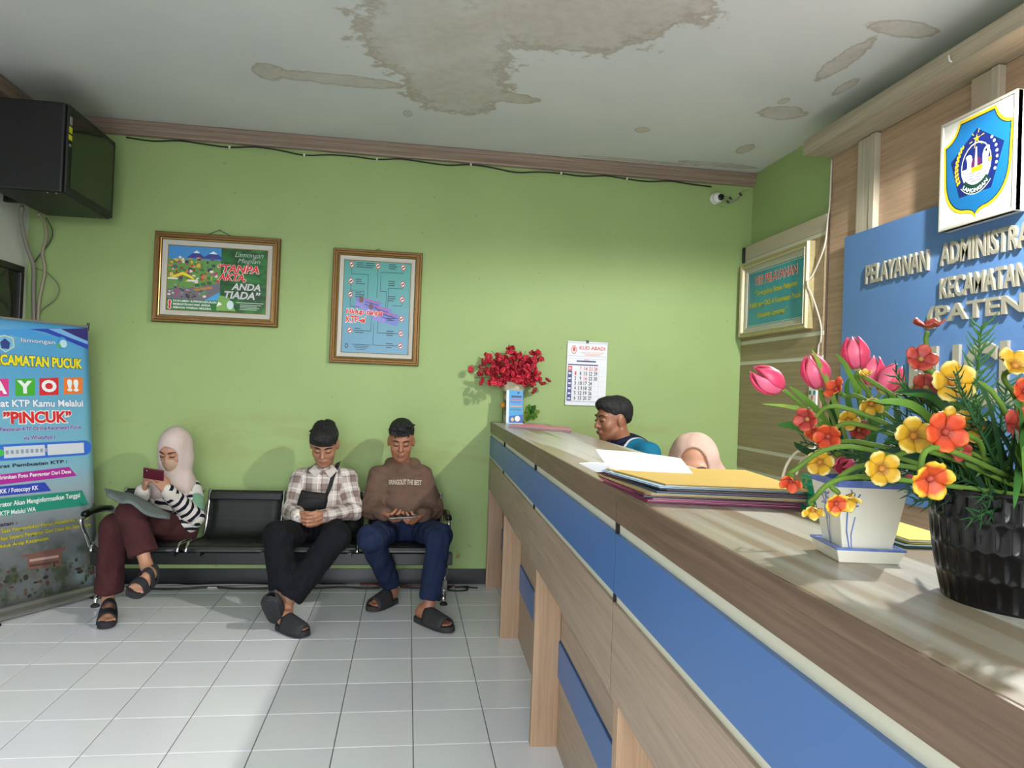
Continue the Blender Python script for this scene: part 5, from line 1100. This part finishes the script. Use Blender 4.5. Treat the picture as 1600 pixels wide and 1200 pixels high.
X0 = 1.06; hd = atx(1085, 732, X0); face = (-.46, -.87, -.16); fwd = (-1, -.35, 0); nk = hd+np.array((.075, .05, -.085)); chest = nk+np.array((.06, .02, -.16)); pel = np.array((chest[0]+.16, chest[1]+.05, .58))
w4, R, f, s, Jd, els, shl, shr = desk_person('woman in a pale pink headscarf bending over behind the stack of folders', hd, face, 1.0, SK1, nk, chest, pel, fwd, True, 2)
face_parts(w4, hd, R, 1.0, mat('brown_brow'), LIP); trousers_for(w4, pel, f, s, M_BLK); L = lambda x, y, z: hd+R @ np.array((x, y, z))
Hj = Sdf(.0062); Hj.ell(L(0, -.022, .032), (.096, .114, .108), R, .03).ell(L(0, .008, -.055), (.088, .090, .085), R, .04).cap(L(0, -.01, -.06), nk, .088, .10, .05).ell(nk+np.array((.02, .01, -.07)), (.15, .17, .09), None, .05).ell(nk+np.array((-.05, -.04, -.12)), (.10, .12, .07), None, .05).cap(L(.02, -.06, .02), nk+np.array((.10, .03, -.05)), .07, .08, .05)
Hj.ell(L(0, .096, .008), (.060, .085, .094), R, .012, True); Hj.build('headscarf', cloth('pink_headscarf', (178, 150, 136), .04, .2, 300), w4, wrinkle=(.004, 24, 41, (1.4, 1.2, .4)))
T_ = Sdf(.008); T_.ell(chest, (.155, .155, .15), None, .05).ell((chest+pel)/2, (.15, .15, .17), None, .05).cap(shl, shr, .052, .052, .05)
for k in 'LR': T_.cap(Jd[k], els[k][0], .056, .050, .03).cap(els[k][0], els[k][1], .050, .040, .02)
T_.build('blouse', cloth('khaki_blouse', (150, 136, 104)), w4, wrinkle=(.004, 26, 33, (1, 1, 1))); seat_stool(pel[0], pel[1], 'black round stool under the woman in the headscarf')
# ------------------------------------------------------------------ things on the counter
def leaf_mesh(mb, pts, w, up=(0, 0, 1), fold=.25, n=5):
    sp = spline(pts, n); m = len(sp); up = Vector(up); vs = []
    for i, p in enumerate(sp):
        d = (sp[min(i+1, m-1)]-sp[max(i-1, 0)]); d = d.normalized() if d.length > 1e-9 else Vector((0, 0, 1)); sd = d.cross(up); sd = sd.normalized() if sd.length > 1e-6 else Vector((1, 0, 0)); nn = sd.cross(d)
        t = i/(m-1); ww = w*(math.sin(math.pi*min(1, .12+t*.88))**.7); vs += [p-sd*ww+nn*ww*fold, p, p+sd*ww+nn*ww*fold]
    return mb.add(vs, [(3*i+k, 3*i+k+1, 3*i+4+k, 3*i+3+k) for i in range(m-1) for k in (0, 1)])
LEAFM = [mat('leaf_green_%d' % i, c, .6, spec=.25, var=.2, vscale=30) for i, c in enumerate(((50, 94, 36), (84, 120, 42), (34, 70, 34), (112, 138, 56), (28, 58, 38)))]
def petal_mat(name, inner, mid, edge, r0, r1):
    g = NG(name, .5, .3); d = g.vec('LENGTH', g.obj()); n_ = g.noise(g.map(g.obj(), (60, 60, 60)), 3, 3)
    t = g.math('ADD', g.smooth(d, r0, r1), g.math('MULTIPLY', g.math('SUBTRACT', n_, .5), .25)); g.b.inputs['Subsurface Weight'].default_value = .15; g.b.inputs['Subsurface Radius'].default_value = (.01, .006, .003)
    return g.done(g.ramp(t, [(.0, inner), (.35, mid), (.78, mid), (1., edge)]))

# --- vase of red blossoms at the far end
VX, VY = .662, .695
vz = empty('flower_vase', 'tapered cream vase with a wide spray of small red blossoms', 'flower vase', (VX, VY, CT)); VO = Vector((VX, VY, CT))
g = NG('mottled_vase', .35); p = g.obj(); zz = g.sep(p)[2]
M_VASE = g.done(g.mix(g.math('MULTIPLY', g.smooth(zz, .235, .215), g.math('MULTIPLY', g.smooth(zz, .04, .07), g.smooth(g.noise(p, 26, 4), .3, .55))), (196, 186, 156), (92, 84, 74)))
mb = MB(); lv = [(.056, 0), (.058, .006), (.066, .14), (.078, .285), (.080, .29), (.074, .29), (.060, .12)]; nn = 32
def sq(a, r): c_, s_ = math.cos(a), math.sin(a); k_ = (abs(c_)**5+abs(s_)**5)**(-1/5); return r*c_*k_, r*s_*k_
mb.add([(*sq(2*math.pi*k/nn, r), z_) for r, z_ in lv for k in range(nn)], [list(range(nn))[::-1], [6*nn+k for k in range(nn)]]+[(l*nn+k, l*nn+(k+1) % nn, (l+1)*nn+(k+1) % nn, (l+1)*nn+k) for l in range(6) for k in range(nn)])
mb.build('vase', M_VASE, vz, smooth=True, bevel=0)
M_RED = [mat('red_blossom_%d' % i, c, .5, sss=.05) for i, c in enumerate(((176, 22, 46), (150, 14, 38), (200, 40, 62)))]
bl = []
for i in range(3):
    mb = MB(); rk = random.Random(i)
    for k in range(5):
        a = 2*math.pi*k/5+rk.uniform(-.2, .2); mb.ell((.010*math.cos(a), .010*math.sin(a), .003), (.010, .010, .006), 7, 4, Matrix.Rotation(a, 3, 'Z') @ Matrix.Rotation(-.5, 3, 'Y'))
    mb.ell((0, 0, .006), (.006, .006, .006), 6, 4); me = mb.mesh('blossom'); me.materials.append(M_RED[i]); me.polygons.foreach_set('use_smooth', [True]*len(me.polygons)); bl.append(me)
tips = [(735, 570, .10), (742, 590, -.05), (748, 558, .0), (760, 598, -.12), (772, 600, -.15), (758, 550, .05), (768, 548, -.03), (795, 537, 0), (800, 543, -.06), (780, 553, -.1), (810, 552, .02), (822, 548, -.05), (833, 546, .05), (846, 549, 0), (848, 553, -.06), (838, 566, -.1), (843, 580, -.03), (826, 592, -.12), (845, 590, .0), (857, 600, -.05), (834, 605, -.14), (812, 595, -.15), (790, 575, -.16), (805, 570, -.17), (822, 575, -.15), (775, 575, -.15), (760, 578, -.1)]
rk = random.Random(4); base = Vector((0, 0, .25)); MSTEM = mat('dark_stem', (60, 66, 36), .6)
for px_, py_, dy in tips:
    t_ = PY(px_, py_, VY+dy-.02 if VY+dy < .74 else .72)-VO; mid = base.lerp(t_, .5)+Vector((0, 0, .03)); sp = spline([base+Vector((rk.uniform(-.03, .03), rk.uniform(-.03, .03), 0)), mid, t_], 5)
    MB().tube(sp, .0018, 5).build('stem', MSTEM, vz)
    for k in range(10):
        f_ = .38+.62*(k+rk.random()*.5)/10; c_ = sp[min(len(sp)-1, int(f_*(len(sp)-1)))]+Vector((rk.gauss(0, .016), rk.gauss(0, .014), rk.gauss(0, .014)))
        if VY+c_.y > .785: c_.y = .785-VY
        o = bpy.data.objects.new('blossom', bl[rk.randrange(3)]); COL.objects.link(o); o.parent = vz; o.location = c_; o.rotation_euler = (rk.uniform(.4, 2.2), rk.uniform(-.6, .6), rk.uniform(0, 6)); s_ = rk.uniform(.95, 1.45); o.scale = (s_, s_, s_)
cl_ = empty('flower_sprig', 'green leaves and a small orange flower beside the cream vase', 'sprig', (VX+.09, VY-.03, CT))
for k, (dx, dz) in enumerate(((.02, .14), (.06, .135), (.09, .10), (.075, .065), (.045, .10), (.0, .10), (.05, .05))):
    MB_ = MB(); e = Vector((dx, -.02-.008*k, dz)); leaf_mesh(MB_, [(0, 0, .02), e*.55+Vector((0, 0, .025)), e*.85, e], .020, (0, -1, .1), .1); MB_.build('leaf', LEAFM[(1, 0, 3)[k % 3]], cl_, smooth=True)
of = empty('loose_flower', 'small orange flower peeping out left of the blue card', 'flower', (VX-.075, VY-.03, CT))
MB().tube([(0, 0, 0), (0, 0, .11)], .003, 5).build('stem', MSTEM, of); MB().ell((0, -.005, .125), (.018, .014, .020), 10, 6).build('flower_head', mat('marigold', (226, 150, 36), .5), of, smooth=True)
cd = empty('card_stand', 'small blue printed card in a clear stand before the vase', 'card', (VX-.004, VY-.115, CT))
def cs_(u, v, h): return Vector((-.058+.116*u, -.012+.03*v-h, .008+.222*v))
MB().grid(lambda u, v: cs_(u, v, 0), 1, 1, .003).build('card', mat('card_blue', (70, 158, 214), .25), cd); bx('foot', (-.060, -.03, 0), (.060, .035, .008), mat('clear_acrylic', (200, 210, 214), .1), cd, .002)
pr = Print(cs_, cd); pr.rect(0, 0, .16, 1, ink(206, 222, 232)).rect(.30, .78, .92, .84, ink(40, 60, 110)).rect(.22, .70, .96, .735, ink(190, 90, 110)).rect(.26, .62, .92, .655, ink(90, 90, 170)).rect(.2, .50, .96, .53, ink(230, 150, 60)).rect(.25, .38, .9, .44, ink(60, 120, 150)).poly([(.16, 0), (1, 0), (1, .26), (.16, .20)], ink(36, 90, 180)).disc(.68, .13, .16, ink(232, 226, 220), ry=.09).disc(.38, .10, .10, ink(206, 190, 120), ry=.06).disc(.72, .93, .07, ink(30, 70, 140), ry=.035); pr.flush()

# --- folders
def folder(name, label, quad, z, col, th=.005, sag=0., group=None, warp=0.):
    Q = [Vector((*c_, z)) for c_ in quad]; o = (Q[0]+Q[1]+Q[2]+Q[3])/4; r = empty(name, label, 'folder', o, 0, group)
    def fn(u, v): return Q[0].lerp(Q[1], u).lerp(Q[3].lerp(Q[2], u), v)-o+Vector((0, 0, sag*(1-u)**2*v+warp*math.sin(u*3.1)*math.sin(v*2.2)+th))
    m = mat('folder_%d_%d_%d' % col, col, .55, var=.03, vscale=20)
    MB().grid(fn, 8, 6, .0012).build('cover', m, r, smooth=False)
    MB().grid(lambda u, v: fn(.01+u*.975, .012+v*.976)-Vector((0, 0, .0014)), 8, 6, max(.0008, th-.0034)).build('sheets', PAPER, r)
    MB().grid(lambda u, v: fn(u, v)-Vector((0, 0, th-.0012)), 8, 6, .0012).build('cover', m, r)
    return r
A0, B0, C0, D0 = [at(x, y, 'z', 1.200) for x, y in ((930, 730), (1040, 759), (1263, 769), (1164, 737))]
bot = [(.425, -2.885), (.755, -2.935), (.765, -2.60), (.432, -2.55)]; top = [(B0.x, B0.y), (C0.x, C0.y), (D0.x, D0.y), (A0.x, A0.y)]
cols = [((170, 60, 110), 'magenta'), ((196, 110, 140), 'pink'), ((30, 34, 48), 'black'), ((120, 50, 62), 'maroon'), ((196, 176, 120), 'tan'), ((70, 92, 116), 'slate blue'), ((92, 36, 44), 'dark red'), ((24, 34, 46), 'navy black'), ((168, 196, 214), 'pale blue'), ((192, 162, 80), 'yellow')]
rk = random.Random(12); zc = CT+.0012
for k, (cl, nm) in enumerate(cols):
    t = k/(len(cols)-1); j = .018*(k < 9); th = .0040 if k else .0045
    qd = [(a[0]*(1-t)+b[0]*t+rk.uniform(-j, j), a[1]*(1-t)+b[1]*t+rk.uniform(-j, j)) for a, b in zip(bot, top)]
    folder('document_folder', '%s cardboard folder in the thick stack beside the white pot%s' % (nm, ', at its bottom' if k == 0 else ', on its top' if k == 9 else ''), qd, zc, cl, th, group='folders in the thick stack'); zc += th+.0003
for k, (pts, zz_, lab) in enumerate(((((955, 737), (1085, 743), (1064, 716), (930, 702)), (1.2005, 1.2005, 1.234, 1.234), 'white printed sheet rising behind the yellow folder'), (((932, 738), (985, 741), (960, 726), (905, 724)), (1.192, 1.192, 1.215, 1.215), 'white sheets sticking out at the left of the folder stack'))):
    Q = [at(x, y, 'z', z_) for (x, y), z_ in zip(pts, zz_)]; o = sum(Q, Vector())/4; r = empty('paper_sheet', lab, 'paper', o)
    MB().grid(lambda u, v: Q[0].lerp(Q[1], u).lerp(Q[3].lerp(Q[2], u), v)-o+Vector((0, 0, .003*math.sin(u*3.1))), 6, 6, .0012).build('sheet', mat('bright_paper', (225, 225, 225), .7), r)
for k, (cl, lab, z_, dx) in enumerate((((168, 70, 96), 'dark pink cardboard folder at the bottom of the thin far stack', CT+.001, -.006), ((222, 136, 150), 'light pink cardboard folder on top of the thin far stack', CT+.0088, .0))):
    folder('document_folder', lab, [(.545+dx, .03), (.862+dx, -.30), (.905, -.02), (.70+dx, .20)], z_, cl, .007, .006, 'folders in the thin far stack')
yb = [(.690, -3.300), (.775, -3.310), (.79, -3.10), (.70, -3.09)]
for k, (cl, lab) in enumerate((((30, 110, 110), 'dark green folder under the yellow one between the two pots'), ((206, 190, 60), 'yellow folder lying between the white pot and the black pot'))): folder('document_folder', lab, [(x+.004*k, y-.004*k) for x, y in yb], CT+.001+k*.0068, cl, .0062, 0, 'folders between the pots')
bs = empty('plastic_basket', 'green plastic mesh basket behind the flower pots', 'basket', (.762, -3.02, CT)); M_GP = mat('green_plastic', (20, 140, 104), .4)
for z_ in (.004, .020, .036, .052, .068): MB().tube([(.033*sx, .075*sy, z_) for sx, sy in ((-1, -1), (1, -1), (1, 1), (-1, 1))], .0032 if z_ < .06 else .005, 6, closed=True).build('band', M_GP, bs)
for k in range(9):
    y = -.075+.15*k/8
    for x in (-.033, .033): MB().box((x-.0015, y-.003, 0), (x+.0015, y+.003, .07)).build('slat', M_GP, bs)
for x in (-.017, 0, .017):
    for y in (-.075, .075): MB().box((x-.003, y-.0015, 0), (x+.003, y+.0015, .07)).build('slat', M_GP, bs)
bx('base', (-.033, -.075, 0), (.033, .075, .003), M_GP, bs)
tag(bx('blue_box', (.742, -3.086, CT+.004), (.786, -3.045, CT+.042), mat('blue_card', (26, 80, 150), .4), None, .004), 'small blue box inside the green basket', 'box')

# --- white square pot with tulips
e1, e2 = Vector((.985, -.17, 0)), Vector((.17, .985, 0)); PF = Vector((.520, -3.394, CT)); PC = PF+e1*.041+e2*.041
tp = empty('tulip_pot', 'white square ceramic pot with blue brushwork and pink tulips', 'potted flowers', PC)
def sqr(h, z): return [(e1*(sx*h)+e2*(sy*h)+Vector((0, 0, z))) for sx, sy in ((-1, -1), (1, -1), (1, 1), (-1, 1))]
def taper(name, loops, m, par, bev=.0025):
    mb = MB(); n_ = len(loops); mb.add([p for l in loops for p in l], [(3, 2, 1, 0), tuple((n_-1)*4+k for k in range(4))]+[(i*4+k, i*4+(k+1) % 4, (i+1)*4+(k+1) % 4, (i+1)*4+k) for i in range(n_-1) for k in range(4)]); return mb.build(name, m, par, bevel=bev, seg=3)
M_CER = mat('cream_glaze', (218, 214, 198), .18, var=.02, vscale=20); M_COB = mat('cobalt_glaze', (96, 118, 178), .2, var=.2, vscale=60)
sa = taper('saucer', [sqr(.0405, 0), sqr(.0465, .019), sqr(.0465, .0205), sqr(.042, .0205), sqr(.040, .010)], M_CER, tp)
taper('blue_rim', [sqr(.0469, .0180), sqr(.0471, .0212), sqr(.0425, .0212), sqr(.0425, .0195)], M_COB, sa, 0)
pt = taper('pot', [sqr(.033, .011), sqr(.0335, .014), sqr(.0485, .112), sqr(.0450, .112), sqr(.042, .09)], M_CER, tp)
taper('blue_rim', [sqr(.0474, .1035), sqr(.0490, .1125), sqr(.0440, .1128), sqr(.043, .104)], M_COB, pt, 0)
bx('soil', (-.03, -.03, .088), (.03, .03, .094), mat('dark_moss', (40, 46, 30), .9), tp)
def potface(side):
    def f(u, v, h):
        hh = .0335+(.0485-.0335)*v; z_ = .014+v*.098
        if side == 0: return e1*((u*2-1)*hh)-e2*(hh+h)+Vector((0, 0, z_))
        return e2*((1-u*2)*hh)-e1*(hh+h)+Vector((0, 0, z_))
    return f
rk = random.Random(2)
for side in (0, 1):
    pr = Print(potface(side), pt); cx_ = .12 if side == 0 else .45
    for k in range(16 if side else 9):
        a = rk.uniform(-1.2, 1.3) if side == 0 else rk.uniform(0, 6.28); l_ = rk.uniform(.10, .24); y0 = .66 if side == 0 else rk.choice((.78, .62))
        pr.line([(cx_, y0), (cx_+l_*math.cos(a)*.8, y0+l_*math.sin(a)*.8), (cx_+l_*1.1*math.cos(a+.15), y0+l_*math.sin(a+.15))], .022, M_COB)
    pr.line([(cx_, .62), (cx_-.03, .3), (cx_+.02, .02)], .025, M_COB).line([(cx_+.12, .5), (cx_+.05, .25), (cx_+.06, .02)], .02, M_COB); pr.flush('brushwork')
def tulip(parent, c_, ax, sc, origin):
    x, y, z_ = frame_from(ax); M = Matrix((x, y, z_)).transposed(); c_ = c_-origin; hd_ = MB().ell(c_-z_*.018*sc, (.007*sc, .007*sc, .006*sc), 10, 6, M).build('tulip', mat('tulip_base', (150, 150, 80), .5), parent, smooth=True)
    for k in range(6):
        a0 = 2*math.pi*k/6+.3; inner = k % 2
        def fn(u, v, a0=a0, inner=inner):
            prof_ = math.sin(math.pi*min(1, .10+v*.80))**.75*.0205*(.92 if inner else 1.0); wv = .62*(math.sin(math.pi*(.16+v*.80))**.6); a = a0+(u-.5)*2*wv; hgt = -.020+.050*v-.004*(2*u-1)**2*v
            return c_+(x*math.cos(a)*prof_+y*math.sin(a)*prof_+z_*hgt)*sc
        MB().grid(fn, 6, 8, .0006).build('petal', M_TUL[k % 3], hd_, smooth=True)
M_TUL = [mat('tulip_pink_%d' % i, c, .42, sss=.1, var=.10, vscale=50) for i, c in enumerate(((204, 58, 94), (186, 38, 76), (214, 90, 120)))]
M_STG = mat('stem_green', (86, 114, 42), .7, spec=.2, var=.2, vscale=30)
for px_, py_, Y, ax, sc in ((1203, 596, -3.36, (-.85, .0, .50), 1.0), (1275, 585, -3.33, (-.30, .0, .92), 1.02), (1337, 556, -3.30, (-.15, .05, 1), 1.0), (1362, 584, -3.27, (.15, .0, 1), .95), (1388, 596, -3.31, (.5, -.1, .85), .95), (1322, 728, -3.37, (-.7, -.4, -.1), .7), (1412, 748, -3.32, (.6, -.2, .1), .6)):
    c_ = PY(px_, py_, Y); A_ = Vector(ax).normalized(); tulip(tp, c_, A_, sc, PC); b_ = Vector((rk.uniform(-.015, .015), rk.uniform(-.015, .015), .09)); e_ = c_-PC-A_*.022*sc
    MB().tube(spline([b_, b_.lerp(e_, .5)+Vector((0, 0, .02)), e_-A_*.02, e_], 5), .0030, 6).build('stem', M_STG, tp, smooth=True)
for k, (pxs, Y, w_, m) in enumerate((([(1330, 742), (1260, 650), (1235, 636), (1189, 631)], -3.36, .0035, 3), ([(1330, 742), (1290, 660), (1255, 622), (1232, 603)], -3.34, .006, 1), ([(1335, 742), (1300, 700), (1250, 668), (1213, 664)], -3.33, .009, 0), ([(1340, 742), (1345, 640), (1322, 575), (1305, 552)], -3.31, .0065, 1), ([(1340, 742), (1300, 620), (1280, 570), (1268, 545)], -3.35, .005, 3),
                                   ([(1345, 742), (1380, 640), (1420, 610), (1432, 640)], -3.33, .0065, 1), ([(1340, 742), (1330, 660), (1322, 610), (1327, 590)], -3.35, .006, 0), ([(1350, 742), (1395, 680), (1400, 640), (1390, 600)], -3.30, .008, 2), ([(1330, 742), (1290, 720), (1250, 700), (1240, 690)], -3.30, .006, 2), ([(1335, 742), (1310, 690), (1300, 640), (1310, 600)], -3.29, .010, 2), ([(1350, 745), (1360, 690), (1372, 640), (1395, 608)], -3.34, .008, 0))):
    mb = MB(); leaf_mesh(mb, [PY(x, y, Y)-PC for x, y in pxs], w_, (.2, -1, .2)); mb.build('leaf', LEAFM[m], tp, smooth=True)
cw = [PY(x, y, -3.25) for x, y in ((1222, 748), (1230, 725), (1246, 706), (1272, 702), (1282, 712))]; cw2 = [PY(x, y, -3.25) for x, y in ((1244, 742), (1252, 722), (1268, 711), (1290, 716))]
for cc in (cw, cw2): MB().tube([p-PC for p in spline(cc, 5)], .0022, 6).build('cream_tendril', mat('cream_wire', (196, 186, 160), .5), tp, smooth=True)

# --- black ribbed pot with orange and yellow flowers
BC = Vector((.624, -3.58, CT)); bp = empty('black_flower_pot', 'glossy black textured pot full of orange and yellow flowers', 'potted flowers', BC)
mb = MB(); nn = 216; rows = 44; vs = []
for j in range(rows+1):
    t = j/rows; z_ = .128*t; r = .079+.016*t+.004*math.sin(t*math.pi)
    for k in range(nn):
        a = 2*math.pi*k/nn; row = int(t*3.999); ph_ = (row % 2)*.5; cell = (k/nn*36+ph_) % 1; vz_ = (t*4) % 1; d_ = -.0030*max(0, math.sin(math.pi*cell))**.8*max(0, math.sin(math.pi*vz_))**.6 if .02 < t < .97 else 0
        rr = r+d_; vs.append((rr*math.cos(a), rr*math.sin(a), z_))
fs = [(j*nn+k, j*nn+(k+1) % nn, (j+1)*nn+(k+1) % nn, (j+1)*nn+k) for j in range(rows) for k in range(nn)]+[list(range(nn))[::-1]]; mb.add(vs, fs)
mb.build('pot', mat('black_glaze', (9, 8, 10), .14, spec=.35), bp, smooth=True); MB().lathe([(.088, .128), (.0955, .129), (.096, .125), (.086, .118), (.0, .112)], 48, cap=False).build('rim_and_soil', mat('black_glaze'), bp, smooth=True)
PM = {'y': petal_mat('petal_yellow', (132, 84, 22), (188, 146, 34), (200, 184, 112), .004, .030), 'o': petal_mat('petal_orange', (116, 32, 18), (172, 58, 28), (184, 92, 42), .003, .030), 'r': petal_mat('petal_red', (92, 26, 20), (138, 42, 34), (158, 66, 52), .003, .026), 'm': petal_mat('petal_flame', (130, 44, 22), (174, 68, 28), (196, 158, 44), .003, .027)}
pm = {}
for k_, m in PM.items():
    mb = MB()
    def fn(u, v): a = (u-.5)*2; w_ = (.0030+.0094*min(1, v/.55)**1.2)*(1 if v < .62 else math.sqrt(max(0, 1-((v-.62)/.40)**2))); return Vector((.002+.026*v, a*w_, .006*v*v-.004*a*a*v+.0035*v))
    mb.grid(fn, 6, 7, .0007); me = mb.mesh('petal'); me.materials.append(m); me.polygons.foreach_set('use_smooth', [True]*len(me.polygons)); pm[k_] = me
MC = {'y': mat('flower_eye_y', (170, 110, 30), .6), 'o': mat('flower_eye_o', (140, 44, 26), .6), 'r': mat('flower_eye_r', (140, 90, 36), .6), 'm': mat('flower_eye_o')}
hub = BC+Vector((0, 0, .12)); rk = random.Random(6)
def flower(px_, py_, Y, dia, kind, face, cup=.25, stem=True, via=None):
    c_ = PY(px_, py_, Y); depth = np.dot(np.array(c_)-CAM, FV); s_ = dia/FPX*depth/.056; x, y, z_ = frame_from(face); c_ = c_-BC
    M = Matrix((x, y, z_)).transposed().to_4x4(); M.translation = c_; fl_ = MB().ell((0, 0, .002), (.0055, .0055, .005), 10, 6).build('flower_head', MC[kind], bp, smooth=True); fl_.matrix_local = M @ Matrix.Scale(s_, 4)
    a0 = rk.uniform(0, 6)
    for k in range(5):
        o = bpy.data.objects.new('petal', pm[kind]); COL.objects.link(o); o.parent = fl_; o.rotation_euler = Euler((rk.uniform(-.15, .15), -cup*.6+rk.uniform(-.12, .12), a0+2*math.pi*k/5), 'XYZ')
    if stem:
        b_ = Vector((rk.uniform(-.04, .03), rk.uniform(-.04, .04), .125)); e_ = c_-z_*.004; pts = [b_, (b_*.5+e_*.5+Vector((0, 0, .035))) if via is None else via-BC, e_-z_*.02*s_, e_]; MB().tube(spline(pts, 6), [.0030]*(6*3)+[.0022], 7).build('stem', M_STG, bp, smooth=True)
V_ = lambda x, y, Y: PY(x, y, Y)
flower(1450, 513, -3.50, 50, 'r', (-.1, -.25, 1), .35, via=V_(1462, 590, -3.50)); flower(1438, 562, -3.53, 48, 'r', (-.3, -.8, .35), .2, via=V_(1470, 600, -3.52)); flower(1445, 607, -3.50, 52, 'r', (-.2, -.9, .2), .2, via=V_(1480, 660, -3.5)); flower(1487, 597, -3.60, 68, 'y', (-.25, -1, .15), .15, via=V_(1550, 612, -3.60))
flower(1584, 573, -3.58, 62, 'y', (-.1, -.75, .65), .35, via=V_(1590, 640, -3.58)); flower(1427, 681, -3.62, 60, 'y', (-.35, -1, .05), .12, via=V_(1500, 700, -3.6)); flower(1476, 675, -3.66, 66, 'o', (-.3, -1, .05), .12, via=V_(1530, 690, -3.62)); flower(1509, 667, -3.60, 58, 'y', (-.2, -1, .1), .15, stem=False); flower(1485, 655, -3.61, 40, 'y', (-.2, -1, .3), .15, stem=False)
flower(1377, 732, -3.60, 56, 'y', (-.3, -1, 0), .15, via=V_(1450, 705, -3.58)); flower(1452, 747, -3.68, 68, 'm', (-.2, -.9, -.25), .2, via=V_(1470, 700, -3.66)); flower(1594, 664, -3.62, 60, 'r', (-.2, -1, .2), .2); flower(1600, 612, -3.60, 44, 'o', (-.3, -1, .2), .2)
flower(1308, 609, -3.42, 40, 'o', (-.85, -.2, .5), .5, via=V_(1360, 630, -3.45)); flower(1262, 655, -3.45, 42, 'r', (-.8, -.5, -.1), .5, via=V_(1330, 640, -3.47)); flower(1294, 682, -3.46, 46, 'o', (-.7, -.7, -.1), .4, via=V_(1350, 665, -3.47)); flower(1272, 674, -3.43, 30, 'o', (-.6, -.6, -.3), .5, stem=False)
flower(1361, 630, -3.46, 42, 'y', (-.3, -.6, -.6), .5, via=V_(1352, 590, -3.46)); flower(1326, 657, -3.42, 34, 'y', (-.4, -.8, .1), .3, stem=False); flower(1237, 750, -3.50, 40, 'o', (-.5, -.5, -.75), .6, via=V_(1330, 698, -3.52)); flower(1281, 722, -3.44, 44, 'y', (-.5, -.8, -.1), .3, via=V_(1340, 690, -3.46)); flower(1314, 777, -3.56, 60, 'y', (.1, -.6, -.75), .45, via=V_(1380, 725, -3.56)); flower(1306, 786, -3.58, 40, 'm', (-.2, -.9, -.4), .3, stem=False); flower(1270, 795, -3.55, 38, 'y', (-.4, -.6, -.7), .5, via=V_(1340, 745, -3.56)); flower(1352, 588, -3.47, 24, 'y', (-.3, -.4, .8), .8, stem=False); flower(1342, 672, -3.40, 34, 'r', (-.4, -.8, .1), .4, stem=False); flower(1500, 705, -3.60, 34, 'r', (-.2, -.9, -.2), .4, stem=False)
# blades and needle fronds
for k in range(96):
    a = rk.uniform(0, 6.283); b_ = Vector((.05*math.cos(a)*rk.random(), .05*math.sin(a)*rk.random(), .118)); L_ = rk.uniform(.08, .19); d_ = Vector((math.cos(a), math.sin(a), rk.uniform(.15, 1.5))).normalized()
    e_ = b_+d_*L_; mid = b_+d_*L_*.55+Vector((0, 0, .025)); e_.z -= rk.uniform(0, .04); mb = MB(); leaf_mesh(mb, [b_, mid, e_], rk.uniform(.003, .0075), (rk.uniform(-.3, .3), -1, .3)); mb.build('leaf', LEAFM[rk.choice((0, 0, 2, 2, 4, 4, 1))], bp, smooth=True)
def frond(base_, tip_, n_, ln, m, thick=.0011):
    mb = MB(); base_, tip_ = Vector(base_), Vector(tip_); x, y, z_ = frame_from(tip_-base_); mb.tube([base_, base_.lerp(tip_, .5), tip_], [.0022, .0018, .0008], 5)
    for k in range(n_):
        t = k/n_; a = k*2.4; s_ = base_.lerp(tip_, t); l_ = ln*(1-.35*t)*rk.uniform(.8, 1.1); d_ = (x*math.cos(a)+y*math.sin(a))*.85+z_*.55; mb.tube([s_, s_+d_*l_*.6+z_*l_*.08, s_+d_*l_+z_*l_*.35], [thick, thick, thick*.3], 4, caps=False)
    mb.build('needle_frond', m, bp, smooth=True)
frond(V_(1516, 690, -3.56)-BC, V_(1534, 508, -3.56)-BC, 64, .028, mat('frond_green', (58, 104, 44), .5)); frond(V_(1556, 720, -3.53)-BC, V_(1574, 596, -3.53)-BC, 46, .026, mat('frond_blue_green', (52, 104, 62), .5))
for k in range(34):
    a = rk.uniform(2.2, 5.4) if k % 3 else rk.uniform(0, 6.3); b_ = Vector((.03*math.cos(a), .03*math.sin(a), .115)); e_ = b_+Vector((math.cos(a)*rk.uniform(.06, .14), math.sin(a)*rk.uniform(.06, .14), rk.uniform(-.01, .15))); frond(b_, e_, 30, .022, LEAFM[rk.choice((0, 2, 4, 2))], .0010)
for x, y, X2 in ((1300, 690, -3.42), (1250, 690, -3.40), (1380, 660, -3.42), (1400, 690, -3.5), (1410, 720, -3.52)): frond(V_(1440, 735, -3.5)-BC, V_(x, y, X2)-BC, 34, .020, LEAFM[2 if x % 20 else 0], .0010)
